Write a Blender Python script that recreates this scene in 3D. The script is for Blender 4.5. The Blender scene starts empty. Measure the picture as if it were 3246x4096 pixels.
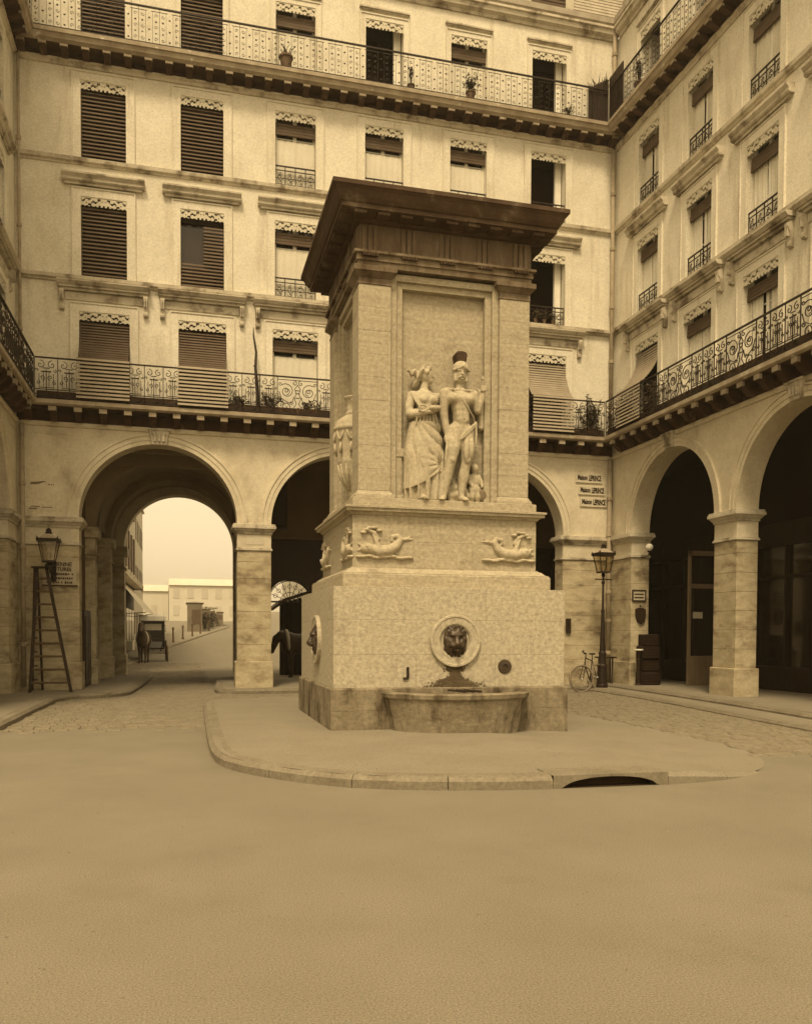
# A stone fountain in an arcaded Paris courtyard: everything is built from code, in metres.
import bpy, bmesh, math, random
import numpy as np
from mathutils import Vector, Matrix

random.seed(7)
scene = bpy.context.scene
COL = scene.collection

# ------------------------------------------------------------------ camera
F_PX, CX, CY, W_PX, H_PX = 3449.5, 1654.6, 2640.0, 3246.0, 4096.0
YAW, PITCH, ROLL, CAM_H = 0.25786, -0.030212, 0.005125, 1.5
fw = Vector((math.sin(YAW), math.cos(YAW), 0)); rt = Vector((math.cos(YAW), -math.sin(YAW), 0)); up = Vector((0, 0, 1))
f2 = fw*math.cos(PITCH) + up*math.sin(PITCH); u2 = up*math.cos(PITCH) - fw*math.sin(PITCH)
r3 = rt*math.cos(ROLL) + u2*math.sin(ROLL); u3 = u2*math.cos(ROLL) - rt*math.sin(ROLL)
cam = bpy.data.cameras.new('camera'); cam_o = bpy.data.objects.new('camera', cam); COL.objects.link(cam_o)
m = Matrix.Identity(4)
for i in range(3):
    m[i][0], m[i][1], m[i][2] = r3[i], u3[i], -f2[i]
m.translation = (0, 0, CAM_H); cam_o.matrix_world = m
cam.sensor_fit = 'HORIZONTAL'; cam.sensor_width = 36.0; cam.lens = 36.0*F_PX/W_PX
cam.shift_x = (W_PX/2 - CX)/W_PX; cam.shift_y = (CY - H_PX/2)/W_PX
cam.clip_start = 0.05; cam.clip_end = 2000
scene.camera = cam_o

# ------------------------------------------------------------------ sky, sun, exposure
SUN_EL, SUN_AZ = math.radians(58), math.atan2(-0.38, -0.925)      # high, behind the camera and a little to the left
world = bpy.data.worlds.new('World'); scene.world = world; world.use_nodes = True
nt = world.node_tree; nt.nodes.clear()
sky = nt.nodes.new('ShaderNodeTexSky'); sky.sky_type = 'NISHITA'; sky.sun_disc = False
sky.sun_elevation = SUN_EL; sky.sun_rotation = SUN_AZ; sky.dust_density = 5.0; sky.air_density = 1.0; sky.ozone_density = 1.0
bw = nt.nodes.new('ShaderNodeRGBToBW')                            # the print is sepia: an even, toned white sky
tone = nt.nodes.new('ShaderNodeMix'); tone.data_type = 'RGBA'; tone.blend_type = 'MULTIPLY'; tone.inputs[0].default_value = 1.0
tone.inputs[7].default_value = (1.0, 0.79, 0.485, 1)
bg = nt.nodes.new('ShaderNodeBackground'); bg.inputs['Strength'].default_value = 0.145
out = nt.nodes.new('ShaderNodeOutputWorld')
even = nt.nodes.new('ShaderNodeMath'); even.operation = 'MULTIPLY_ADD'; even.inputs[1].default_value = 0.4; even.inputs[2].default_value = 4.0   # thin overcast evens the dome out
nt.links.new(sky.outputs[0], bw.inputs[0]); nt.links.new(bw.outputs[0], even.inputs[0]); nt.links.new(even.outputs[0], tone.inputs[6])
nt.links.new(tone.outputs[2], bg.inputs['Color']); nt.links.new(bg.outputs[0], out.inputs[0])
sun = bpy.data.lights.new('sun', 'SUN'); sun.energy = 2.1; sun.angle = math.radians(12); sun.color = (1.0, 0.79, 0.49)
sun_o = bpy.data.objects.new('sun', sun); COL.objects.link(sun_o)
sd = Vector((math.sin(SUN_AZ)*math.cos(SUN_EL), math.cos(SUN_AZ)*math.cos(SUN_EL), math.sin(SUN_EL)))
sun_o.rotation_euler = (-sd).to_track_quat('-Z', 'Y').to_euler(); sun_o.location = (0, 0, 40)
vs = scene.view_settings; vs.view_transform = 'Standard'; vs.look = 'None'; vs.exposure = 0.70; vs.gamma = 1.0; vs.use_curve_mapping = False
scene.render.engine = 'CYCLES'
cy = scene.cycles; cy.use_denoising = True; cy.max_bounces = 6; cy.diffuse_bounces = 4; cy.glossy_bounces = 2; cy.transmission_bounces = 4; cy.transparent_max_bounces = 8; cy.volume_bounces = 0
cy.use_adaptive_sampling = True; cy.adaptive_threshold = 0.02; cy.caustics_reflective = False; cy.caustics_refractive = False

# ------------------------------------------------------------------ materials
MATS = {}
def mat(name, c1, c2=None, scale=2.0, rough=0.9, bump=0.0, bscale=60.0, stretch=(1, 1, 1), c3=None, s3=0.5, lo=0.52, hi=0.7, st3=(1, 1, 1), a3=1.0, spec=0.25, metal=0.0, fine=0.12):
    """two-tone noise, an optional layer of blotchy stains (c3), fine grain and bump, all in world space"""
    if name in MATS: return MATS[name]
    warm = lambda c: c if (c is None or max(c) < 0.10) else (c[0], min(c[1]*1.09, c[0]), min(c[2]*1.30, c[0]*0.92))
    c1, c2, c3 = warm(c1), warm(c2), warm(c3)
    M = bpy.data.materials.new(name); M.use_nodes = True; MATS[name] = M
    t = M.node_tree; L = t.links.new; b = t.nodes['Principled BSDF']
    b.inputs['Roughness'].default_value = rough; b.inputs['Specular IOR Level'].default_value = spec; b.inputs['Metallic'].default_value = metal
    geo = t.nodes.new('ShaderNodeNewGeometry')
    def noise(sc, st=(1, 1, 1), det=6.0):
        mp = t.nodes.new('ShaderNodeMapping'); mp.inputs['Scale'].default_value = st
        L(geo.outputs['Position'], mp.inputs['Vector'])
        n = t.nodes.new('ShaderNodeTexNoise'); n.inputs['Scale'].default_value = sc; n.inputs['Detail'].default_value = det; n.inputs['Roughness'].default_value = 0.62
        L(mp.outputs[0], n.inputs['Vector']); return n
    c2 = c2 or tuple(x*0.8 for x in c1)
    n1 = noise(scale, stretch)
    r1 = t.nodes.new('ShaderNodeMapRange'); r1.inputs['From Min'].default_value = 0.3; r1.inputs['From Max'].default_value = 0.7
    L(n1.outputs['Fac'], r1.inputs['Value'])
    mx = t.nodes.new('ShaderNodeMix'); mx.data_type = 'RGBA'; mx.inputs[6].default_value = (*c1, 1); mx.inputs[7].default_value = (*c2, 1)
    L(r1.outputs[0], mx.inputs[0]); col = mx.outputs[2]
    if c3:
        n3 = noise(s3, st3, 8.0)
        r3_ = t.nodes.new('ShaderNodeMapRange'); r3_.interpolation_type = 'SMOOTHSTEP'; r3_.inputs['From Min'].default_value = lo; r3_.inputs['From Max'].default_value = hi; r3_.inputs['To Max'].default_value = a3
        L(n3.outputs['Fac'], r3_.inputs['Value'])
        m3 = t.nodes.new('ShaderNodeMix'); m3.data_type = 'RGBA'; m3.inputs[7].default_value = (*c3, 1)
        L(col, m3.inputs[6]); L(r3_.outputs[0], m3.inputs[0]); col = m3.outputs[2]
    if fine:
        nf = noise(bscale*0.6, (1, 1, 1), 3.0)
        rf = t.nodes.new('ShaderNodeMapRange'); rf.inputs['From Min'].default_value = 0.25; rf.inputs['From Max'].default_value = 0.75
        rf.inputs['To Min'].default_value = 1.0 - fine; rf.inputs['To Max'].default_value = 1.0 + fine
        L(nf.outputs['Fac'], rf.inputs['Value'])
        mf = t.nodes.new('ShaderNodeMix'); mf.data_type = 'RGBA'; mf.blend_type = 'MULTIPLY'; mf.inputs[0].default_value = 1.0
        L(col, mf.inputs[6]); L(rf.outputs[0], mf.inputs[7]); col = mf.outputs[2]
    L(col, b.inputs['Base Color'])
    if bump:
        nb = noise(bscale, (1, 1, 1), 5.0); bp = t.nodes.new('ShaderNodeBump'); bp.inputs['Strength'].default_value = bump; bp.inputs['Distance'].default_value = 0.02
        L(nb.outputs['Fac'], bp.inputs['Height']); L(bp.outputs[0], b.inputs['Normal'])
    return M

def glass_mat():
    M = bpy.data.materials.new('window_glass'); M.use_nodes = True; b = M.node_tree.nodes['Principled BSDF']
    b.inputs['Base Color'].default_value = (0.022, 0.014, 0.008, 1); b.inputs['Roughness'].default_value = 0.08; b.inputs['Specular IOR Level'].default_value = 0.5
    return M
def clear_glass():
    M = bpy.data.materials.new('lantern_glass'); M.use_nodes = True; t = M.node_tree; t.nodes.clear()
    o = t.nodes.new('ShaderNodeOutputMaterial'); a = t.nodes.new('ShaderNodeBsdfTransparent'); g = t.nodes.new('ShaderNodeBsdfGlossy'); x = t.nodes.new('ShaderNodeMixShader')
    a.inputs[0].default_value = (0.8, 0.74, 0.6, 1); g.inputs['Roughness'].default_value = 0.1; x.inputs[0].default_value = 0.22
    t.links.new(a.outputs[0], x.inputs[1]); t.links.new(g.outputs[0], x.inputs[2]); t.links.new(x.outputs[0], o.inputs[0]); return M

WALL = mat('painted_stone', (0.70, 0.605, 0.42), (0.60, 0.51, 0.345), 1.6, bump=0.2, bscale=45, c3=(0.37, 0.287, 0.172), s3=1.5, lo=0.52, hi=0.78, st3=(2.2, 2.2, 0.28), a3=0.7, fine=0.18)
TRIM = mat('stone_trim', (0.56, 0.47, 0.315), (0.42, 0.34, 0.215), 2.4, bump=0.12, bscale=40, c3=(0.115, 0.076, 0.04), s3=2.4, lo=0.47, hi=0.70, a3=0.85)
SOOT_SHADE = mat('sooty_shaded_stone', (0.070, 0.038, 0.020), (0.040, 0.020, 0.010), 2.5, bump=0.2, bscale=40, c3=(0.16, 0.105, 0.058), s3=2.2, lo=0.58, hi=0.75)  # soot, with the shade of the undersides put into the colour as well
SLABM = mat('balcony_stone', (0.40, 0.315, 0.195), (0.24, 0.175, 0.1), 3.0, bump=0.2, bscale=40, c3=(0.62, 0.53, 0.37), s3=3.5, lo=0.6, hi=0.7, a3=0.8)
ARCADE = mat('arcade_stone', (0.66, 0.55, 0.355), (0.53, 0.43, 0.265), 1.6, bump=0.25, bscale=30, c3=(0.27, 0.20, 0.11), s3=0.9, lo=0.53, hi=0.76, st3=(1, 1, 0.6), a3=0.75)
PIER = mat('pier_stone', (0.52, 0.42, 0.245), (0.34, 0.26, 0.14), 2.4, bump=0.3, bscale=25, stretch=(1, 1, 2.5), c3=(0.12, 0.075, 0.035), s3=1.5, lo=0.48, hi=0.72, st3=(1, 1, 2.0), a3=0.8)
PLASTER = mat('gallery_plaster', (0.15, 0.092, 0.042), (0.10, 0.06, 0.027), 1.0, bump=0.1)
DARKWOOD = mat('dark_wood', (0.030, 0.016, 0.008), (0.018, 0.009, 0.004), 4.0, rough=0.6, stretch=(4, 4, 0.6), bump=0.1)
MIDWOOD = mat('brown_wood', (0.13, 0.082, 0.04), (0.085, 0.05, 0.024), 4.0, rough=0.7, stretch=(4, 4, 0.6), bump=0.1)
IRON = mat('cast_iron', (0.026, 0.015, 0.008), (0.016, 0.009, 0.0045), 6.0, rough=0.6, spec=0.3)
BRONZE = mat('dark_bronze', (0.060, 0.038, 0.018), (0.022, 0.013, 0.006), 9.0, rough=0.45, spec=0.5, bump=0.1)
BLIND = mat('blind_slat_wood', (0.115, 0.076, 0.043), (0.08, 0.052, 0.029), 3.0, rough=0.7)
PALEBLIND = mat('pale_blind_slat', (0.34, 0.265, 0.165), (0.26, 0.2, 0.12), 3.0, rough=0.7)
CURTAIN = mat('cream_curtain', (0.66, 0.575, 0.40), (0.58, 0.495, 0.335), 2.0, rough=0.95)
LACE = mat('painted_metal_lace', (0.62, 0.53, 0.355), (0.5, 0.42, 0.27), 6.0, rough=0.8)
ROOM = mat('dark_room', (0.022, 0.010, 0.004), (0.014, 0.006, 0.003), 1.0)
SLATE = mat('roof_slate', (0.42, 0.345, 0.225), (0.30, 0.24, 0.15), 2.0, rough=0.7, stretch=(2, 2, 1), bump=0.2, bscale=20)
ZINC = mat('zinc_gutter', (0.40, 0.33, 0.22), (0.27, 0.21, 0.13), 3.0, rough=0.6)
PIPE = mat('drainpipe_paint', (0.40, 0.315, 0.19), (0.24, 0.175, 0.1), 2.0, rough=0.7, stretch=(1, 1, 1.5))
SAND = mat('sandy_ground', (0.200, 0.161, 0.100), (0.172, 0.137, 0.083), 0.8, rough=0.98, bump=0.22, bscale=170, c3=(0.135, 0.104, 0.061), s3=1.3, lo=0.50, hi=0.80, a3=0.4, fine=0.5)
COBBLE = mat('cobble_stone', (0.23, 0.184, 0.111), (0.165, 0.127, 0.072), 3.5, rough=0.85, bump=0.4, bscale=40, fine=0.2)
PAVE = mat('pavement_stone', (0.232, 0.188, 0.117), (0.198, 0.158, 0.096), 1.2, rough=0.95, bump=0.25, bscale=150, c3=(0.185, 0.143, 0.083), s3=1.8, lo=0.52, hi=0.78, a3=0.5, fine=0.42)
KERB = mat('kerb_granite', (0.215, 0.172, 0.104), (0.155, 0.12, 0.07), 2.5, rough=0.9, bump=0.4, bscale=40, fine=0.25)
FOUNT = mat('fountain_stone', (0.405, 0.33, 0.202), (0.325, 0.257, 0.153), 4.0, bump=0.5, bscale=30, stretch=(0.30, 0.30, 5.0), c3=(0.13, 0.09, 0.047), s3=2.0, lo=0.53, hi=0.78, st3=(0.8, 0.8, 1.6), a3=0.6, fine=0.25)
FOUNT2 = mat('fountain_base_stone', (0.415, 0.342, 0.215), (0.365, 0.296, 0.183), 11.0, bump=0.55, bscale=30, c3=(0.13, 0.09, 0.047), s3=1.4, lo=0.60, hi=0.80, st3=(1, 1, 0.6), a3=0.75, fine=0.28)
FIG = mat('carved_stone', (0.44, 0.36, 0.22), (0.36, 0.285, 0.168), 2.0, bump=0.35, bscale=40, c3=(0.16, 0.112, 0.06), s3=3.0, lo=0.58, hi=0.80, a3=0.5, fine=0.25)
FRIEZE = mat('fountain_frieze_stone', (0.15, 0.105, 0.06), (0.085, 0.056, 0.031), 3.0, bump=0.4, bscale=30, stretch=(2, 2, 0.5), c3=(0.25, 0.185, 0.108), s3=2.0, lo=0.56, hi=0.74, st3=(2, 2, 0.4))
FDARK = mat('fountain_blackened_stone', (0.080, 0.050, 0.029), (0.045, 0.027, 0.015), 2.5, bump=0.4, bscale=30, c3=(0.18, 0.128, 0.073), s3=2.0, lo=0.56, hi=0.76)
FMID = mat('fountain_weathered_stone', (0.22, 0.163, 0.093), (0.115, 0.078, 0.041), 3.0, bump=0.35, bscale=30, stretch=(1, 1, 0.6), c3=(0.065, 0.04, 0.02), s3=1.6, lo=0.48, hi=0.70, st3=(2, 2, 0.5))
FPLINTH = mat('fountain_plinth_stone', (0.27, 0.212, 0.126), (0.17, 0.128, 0.07), 2.6, bump=0.6, bscale=24, c3=(0.05, 0.033, 0.016), s3=1.9, lo=0.45, hi=0.70, st3=(1.8, 1.8, 0.55), fine=0.28)
MOSS = mat('wet_moss', (0.13, 0.092, 0.045), (0.07, 0.046, 0.021), 8.0, rough=0.6, bump=0.6, bscale=60)
GLASS = glass_mat(); CLEAR = clear_glass()
LEAF = mat('plant_leaf', (0.075, 0.055, 0.025), (0.035, 0.025, 0.011), 20.0, rough=0.6)
POT = mat('clay_pot', (0.16, 0.10, 0.055), (0.10, 0.062, 0.033), 8.0)
PAPER = mat('old_paper', (0.58, 0.49, 0.32), (0.5, 0.415, 0.265), 5.0)
PLAQUE = mat('sign_plate', (0.50, 0.415, 0.265), (0.40, 0.325, 0.20), 5.0)
INK = mat('sign_ink', (0.042, 0.024, 0.011), (0.03, 0.017, 0.008), 3.0)
WHITE = mat('white_paint', (0.74, 0.65, 0.47), (0.68, 0.59, 0.42), 3.0, rough=0.6)
HIDE = mat('horse_hide', (0.075, 0.047, 0.024), (0.04, 0.024, 0.012), 4.0, rough=0.55)
COACH = mat('coach_lacquer', (0.026, 0.016, 0.009), (0.018, 0.011, 0.006), 3.0, rough=0.3, spec=0.5)
RUBBER = mat('tyre_rubber', (0.26, 0.195, 0.12), (0.19, 0.14, 0.084), 6.0, rough=0.8)
STREETWALL = mat('street_stucco', (0.56, 0.48, 0.33), (0.51, 0.435, 0.295), 0.7, bump=0.1)
AWNING = mat('awning_canvas', (0.60, 0.51, 0.345), (0.5, 0.42, 0.27), 2.0, rough=0.9)

# ------------------------------------------------------------------ mesh and object helpers
WLOC = {}
def wloc(o): return WLOC.get(o.name, Vector((0, 0, 0)))
def link(o, parent=None, loc=(0, 0, 0)):
    COL.objects.link(o); o.location = loc; WLOC[o.name] = Vector(loc)
    if parent is not None:
        o.parent = parent; o.matrix_parent_inverse = Matrix.Translation(-wloc(parent))
    return o
def tag(o, label, cat, group=None):
    o['label'] = label; o['category'] = cat
    if group: o['group'] = group
    return o
def thing(name, label, cat, loc=(0, 0, 0), group=None):
    o = bpy.data.objects.new(name, None); o.empty_display_size = 0.2; link(o, None, loc); return tag(o, label, cat, group)

class MB:
    """collects faces; f maps local (u, v, z) to the world"""
    def __init__(s, f=None): s.v, s.q, s.f = [], [], f
    def pt(s, p): s.v.append(tuple(p)); return len(s.v) - 1
    def poly(s, pts): s.q.append(tuple(s.pt(p) for p in pts)); return s
    def box(s, x0, x1, y0, y1, z0, z1):
        b = len(s.v)
        for z in (z0, z1):
            for x, y in ((x0, y0), (x1, y0), (x1, y1), (x0, y1)): s.v.append((x, y, z))
        for q in ((3, 2, 1, 0), (4, 5, 6, 7), (0, 1, 5, 4), (1, 2, 6, 5), (2, 3, 7, 6), (3, 0, 4, 7)): s.q.append(tuple(b + i for i in q))
        return s
    def frustum(s, b0, b1, z0, z1):      # b = (x0, x1, y0, y1)
        b = len(s.v)
        for (x0, x1, y0, y1), z in ((b0, z0), (b1, z1)):
            for x, y in ((x0, y0), (x1, y0), (x1, y1), (x0, y1)): s.v.append((x, y, z))
        for q in ((3, 2, 1, 0), (4, 5, 6, 7), (0, 1, 5, 4), (1, 2, 6, 5), (2, 3, 7, 6), (3, 0, 4, 7)): s.q.append(tuple(b + i for i in q))
        return s
    def prism(s, pts, axis, a0, a1):
        """polygon pts (2-D) extruded along axis 0, 1 or 2"""
        n = len(pts); b = len(s.v)
        for a in (a0, a1):
            for p in pts:
                q = list(p); q.insert(axis, a); s.v.append(tuple(q))
        s.q.append(tuple(b + i for i in range(n))); s.q.append(tuple(b + n + i for i in reversed(range(n))))
        for i in range(n): j = (i + 1) % n; s.q.append((b + i, b + j, b + n + j, b + n + i))
        return s
    def tube(s, pts, r, n=5, closed=False, flat=None):
        pts = [Vector(p) for p in pts]; rings = []; m_ = len(pts)
        prev = None
        for i, p in enumerate(pts):
            a = pts[(i - 1) % m_] if (closed or i > 0) else p; c = pts[(i + 1) % m_] if (closed or i < m_ - 1) else p
            d = (c - a); d = d.normalized() if d.length > 1e-9 else Vector((0, 0, 1))
            ref = prev if prev is not None else (Vector((0, 1, 0)) if abs(d.y) < 0.9 else Vector((1, 0, 0)))
            e1 = ref - d*ref.dot(d); e1 = e1.normalized() if e1.length > 1e-6 else d.orthogonal().normalized()
            prev = e1; e2 = d.cross(e1)
            rr = r[i] if isinstance(r, (list, tuple)) else r
            ring = []
            for k in range(n):
                a_ = 2*math.pi*(k + 0.5)/n; ring.append(s.pt(p + e1*(rr*math.cos(a_)) + e2*(rr*math.sin(a_))))
            rings.append(ring)
        for i in range(m_ if closed else m_ - 1):
            A, B = rings[i], rings[(i + 1) % m_]
            for k in range(n): s.q.append((A[k], A[(k + 1) % n], B[(k + 1) % n], B[k]))
        if not closed: s.q.append(tuple(reversed(rings[0]))); s.q.append(tuple(rings[-1]))
        return s
    def lathe(s, prof, c=(0, 0, 0), n=24, axis=2, caps=True):
        rings = []
        for r, h in prof:
            ring = []
            for k in range(n):
                a = 2*math.pi*k/n; p = [r*math.cos(a), r*math.sin(a)]; p.insert(axis, h)
                ring.append(s.pt((p[0] + c[0], p[1] + c[1], p[2] + c[2])))
            rings.append(ring)
        for A, B in zip(rings, rings[1:]):
            for k in range(n): s.q.append((A[k], A[(k + 1) % n], B[(k + 1) % n], B[k]))
        if caps: s.q.append(tuple(reversed(rings[0]))); s.q.append(tuple(rings[-1]))
        return s
    def mesh(s, name, mt, smooth=False, recalc=True):
        me = bpy.data.meshes.new(name)
        vv = [s.f(*p) for p in s.v] if s.f else s.v
        me.from_pydata([tuple(p) for p in vv], [], s.q); me.materials.append(mt)
        if recalc:
            b = bmesh.new(); b.from_mesh(me); bmesh.ops.recalc_face_normals(b, faces=b.faces[:]); b.to_mesh(me); b.free()
        if smooth: me.shade_smooth() if hasattr(me, 'shade_smooth') else me.polygons.foreach_set('use_smooth', [True]*len(me.polygons))
        me.update(); return me
    def build(s, name, mt, parent=None, smooth=False, bevel=0, recalc=True, kind=None):
        o = bpy.data.objects.new(name, s.mesh(name, mt, smooth, recalc)); link(o, parent)
        if bevel:
            md = o.modifiers.new('bevel', 'BEVEL'); md.width = bevel; md.segments = 1; md.limit_method = 'ANGLE'
        if kind: o['kind'] = kind
        return o

def inst(name, me, parent, off, bevel=0):
    o = bpy.data.objects.new(name, me); link(o, parent, off)
    if bevel:
        md = o.modifiers.new('bevel', 'BEVEL'); md.width = bevel; md.segments = 1; md.limit_method = 'ANGLE'
    return o

def text_mesh(name, s, size, place, mt, parent, extrude=0.003, align='CENTER', sx=1.0, bold=0.0):
    """lettering as a thin mesh; place maps (x, y, depth) of the text plane to the world"""
    cu = bpy.data.curves.new(name, 'FONT'); cu.body = s; cu.size = size; cu.align_x = align; cu.align_y = 'CENTER'; cu.extrude = extrude; cu.offset = bold; cu.resolution_u = 2
    o = bpy.data.objects.new(name + '_tmp', cu); COL.objects.link(o)
    dg = bpy.context.evaluated_depsgraph_get(); me = bpy.data.meshes.new_from_object(o.evaluated_get(dg)); bpy.data.objects.remove(o, do_unlink=True)
    for v in me.vertices: v.co = place(v.co.x*sx, v.co.y, v.co.z)
    me.materials.clear(); me.materials.append(mt)
    return link(bpy.data.objects.new(name, me), parent)

# ------------------------------------------------------------------ sculpture: signed distance fields meshed with surface nets
def sdf_mesh(name, fn, lo, hi, h, mt, post=None):
    xs, ys, zs = [np.arange(lo[i], hi[i] + h, h, dtype=np.float32) for i in range(3)]
    X, Y, Z = np.meshgrid(xs, ys, zs, indexing='ij'); D = fn(X, Y, Z).astype(np.float32)
    nx, ny, nz = D.shape; cs = [(i, j, k) for i in (0, 1) for j in (0, 1) for k in (0, 1)]
    cv = {c: D[c[0]:nx - 1 + c[0], c[1]:ny - 1 + c[1], c[2]:nz - 1 + c[2]] for c in cs}
    ins = sum((cv[c] < 0).astype(np.int8) for c in cs); act = (ins > 0) & (ins < 8)
    idx = -np.ones(act.shape, np.int64); ii = np.argwhere(act); idx[act] = np.arange(len(ii))
    acc = np.zeros((len(ii), 3), np.float32); cnt = np.zeros(len(ii), np.float32)
    for a in cs:
        for ax in range(3):
            if a[ax]: continue
            b = list(a); b[ax] = 1; b = tuple(b)
            va, vb = cv[a][act], cv[b][act]; sgn = (va < 0) != (vb < 0)
            t = np.where(sgn, va/np.where(sgn, va - vb, 1), 0)
            p = np.array(a, np.float32)[None, :].repeat(len(ii), 0); p[:, ax] += t
            acc += p*sgn[:, None]; cnt += sgn
    V = (ii + acc/np.maximum(cnt, 1)[:, None])*h + np.array([xs[0], ys[0], zs[0]], np.float32)
    quads = []
    for ax in range(3):
        o1, o2 = [(1, 2), (2, 0), (0, 1)][ax]
        sl0 = [slice(None)]*3; sl1 = [slice(None)]*3; sl0[ax] = slice(0, -1); sl1[ax] = slice(1, None)
        A, B = D[tuple(sl0)], D[tuple(sl1)]; ch = np.argwhere((A < 0) != (B < 0))
        lim = act.shape
        ch = ch[(ch[:, o1] > 0) & (ch[:, o2] > 0) & (ch[:, o1] < lim[o1]) & (ch[:, o2] < lim[o2])]
        if not len(ch): continue
        neg = A[tuple(ch.T)] < 0
        def cell(d1, d2):
            c = ch.copy(); c[:, o1] -= d1; c[:, o2] -= d2; return idx[tuple(c.T)]
        q = np.stack([cell(1, 1), cell(0, 1), cell(0, 0), cell(1, 0)], 1)
        q[~neg] = q[~neg][:, ::-1]; quads.append(q)
    Q = np.concatenate(quads); Q = Q[(Q >= 0).all(1)]
    if post is not None: V = post(V)
    me = bpy.data.meshes.new(name); me.vertices.add(len(V)); me.vertices.foreach_set('co', V.astype(np.float32).ravel())
    me.loops.add(4*len(Q)); me.loops.foreach_set('vertex_index', Q.astype(np.int32).ravel())
    me.polygons.add(len(Q)); me.polygons.foreach_set('loop_start', np.arange(0, 4*len(Q), 4, dtype=np.int32))
    me.update(calc_edges=True); me.validate(); me.polygons.foreach_set('use_smooth', [True]*len(me.polygons)); me.materials.append(mt)
    return me
def cone(P, a, b, ra, rb):
    X, Y, Z = P; d = [b[i] - a[i] for i in range(3)]; dd = sum(x*x for x in d) + 1e-9
    t = np.clip(((X - a[0])*d[0] + (Y - a[1])*d[1] + (Z - a[2])*d[2])/dd, 0, 1)
    return np.sqrt((X - a[0] - t*d[0])**2 + (Y - a[1] - t*d[1])**2 + (Z - a[2] - t*d[2])**2) - (ra + (rb - ra)*t)
def ell(P, c, r):
    X, Y, Z = P; k = np.sqrt(((X - c[0])/r[0])**2 + ((Y - c[1])/r[1])**2 + ((Z - c[2])/r[2])**2); return (k - 1)*min(r)
def rbox(P, c, r, rd=0.01):
    X, Y, Z = P; q = [np.abs(A - c[i]) - r[i] + rd for i, A in enumerate((X, Y, Z))]
    return np.sqrt(sum(np.maximum(x, 0)**2 for x in q)) + np.minimum(np.maximum(q[0], np.maximum(q[1], q[2])), 0) - rd
def smin(a, b, k):
    h = np.clip(0.5 + 0.5*(b - a)/k, 0, 1); return b + (a - b)*h - k*h*(1 - h)
def smax(a, b, k): return -smin(-a, -b, k)
def chain(P, pts, rads, k=0.02):
    d = None
    for a, b, ra, rb in zip(pts, pts[1:], rads, rads[1:]):
        c = cone(P, a, b, ra, rb); d = c if d is None else np.minimum(d, c)
    return d

# ------------------------------------------------------------------ ground, pavements, kerbs
def structure(o): o['kind'] = 'structure'; return o
g = MB(); g.poly([(-600, -300, 0), (600, -300, 0), (600, 900, 0), (-600, 900, 0)])
road = structure(g.build('road', SAND, recalc=False))

def cobbles(regions, name, parent, seed, skip=None):
    rnd = random.Random(seed); mb = MB()
    for x0, x1, y0, y1 in regions:
        y = y0; row = 0
        while y < y1:
            x = x0 - rnd.random()*0.2
            while x < x1:
                w = 0.19 + rnd.random()*0.05; d = 0.135
                ed = min(abs(y - y0), abs(y1 - y), abs(x - x0) + .4, abs(x1 - x) + .4)
                if not (skip and skip(x + w/2, y + d/2)) and rnd.random() < 0.15 + ed/1.1:
                    h = 0.010 + rnd.random()*0.010; e = 0.014; b = len(mb.v); sk = (rnd.random() - 0.5)*0.01
                    for xx, yy, zz in ((x + .006, y + .006, .001), (x + w - .006, y + .006, .001), (x + w - .006, y + d - .006, .001), (x + .006, y + d - .006, .001),
                                       (x + e, y + e + sk, h), (x + w - e, y + e, h + sk*.3), (x + w - e, y + d - e, h), (x + e, y + d - e, h - sk*.3)): mb.v.append((xx, yy, zz))
                    for q in ((4, 5, 6, 7), (0, 1, 5, 4), (1, 2, 6, 5), (2, 3, 7, 6), (3, 0, 4, 7)): mb.q.append(tuple(b + i for i in q))
                x += w
            y += 0.145; row += 1
    return mb.build(name, COBBLE, parent, recalc=False, kind='stuff')
ISL = [(0.40, 17.6), (0.36, 16.2), (0.34, 14.0), (0.33, 11.6), (0.36, 10.4), (0.50, 9.65), (0.85, 9.02), (1.22, 8.56), (1.76, 8.15), (2.68, 7.86), (3.56, 7.75), (4.55, 7.72), (5.45, 7.87), (6.2, 8.30),
       (6.85, 9.2), (7.15, 10.4), (7.2, 12.5), (7.1, 15.0), (6.7, 17.2), (5.6, 18.3), (3.6, 18.7), (1.6, 18.6), (0.7, 18.3)]
def smooth_loop(P, n=4):
    out_ = []; L_ = len(P)
    for i in range(L_):
        p0, p1, p2, p3 = P[i - 1], P[i], P[(i + 1) % L_], P[(i + 2) % L_]
        for k in range(n):
            t = k/n; out_.append(tuple(0.5*(2*p1[j] + (p2[j] - p0[j])*t + (2*p0[j] - 5*p1[j] + 4*p2[j] - p3[j])*t*t + (3*p1[j] - p0[j] - 3*p2[j] + p3[j])*t**3) for j in (0, 1)))
    return out_
ISL = smooth_loop(ISL)
def isl_z(x, y):
    t = min(max((x - 4.55)/1.9, 0), 1); t = t*t*(3 - 2*t); return 0.124*(1 - t) + 0.005
def in_poly(x, y, P):
    c = False; j = len(P) - 1
    for i in range(len(P)):
        if (P[i][1] > y) != (P[j][1] > y) and x < (P[j][0] - P[i][0])*(y - P[i][1])/(P[j][1] - P[i][1]) + P[i][0]: c = not c
        j = i
    return c
def keep_out(x, y):
    return in_poly(x, y, ISL) or x > 10.55 - (20.3 - y)*0.113 or (x < -2.7 and y < 30) or (x > 0.6 and y > 21.5) or (x < -1.1 and y > 20.4 and y < 30)
cobbles([(5.6, 10.6, 8.8, 21.5), (-2.75, 0.6, 13.5, 44.0), (0.6, 5.6, 18.4, 21.5)], 'road_cobbles', road, 3, keep_out)

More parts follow.
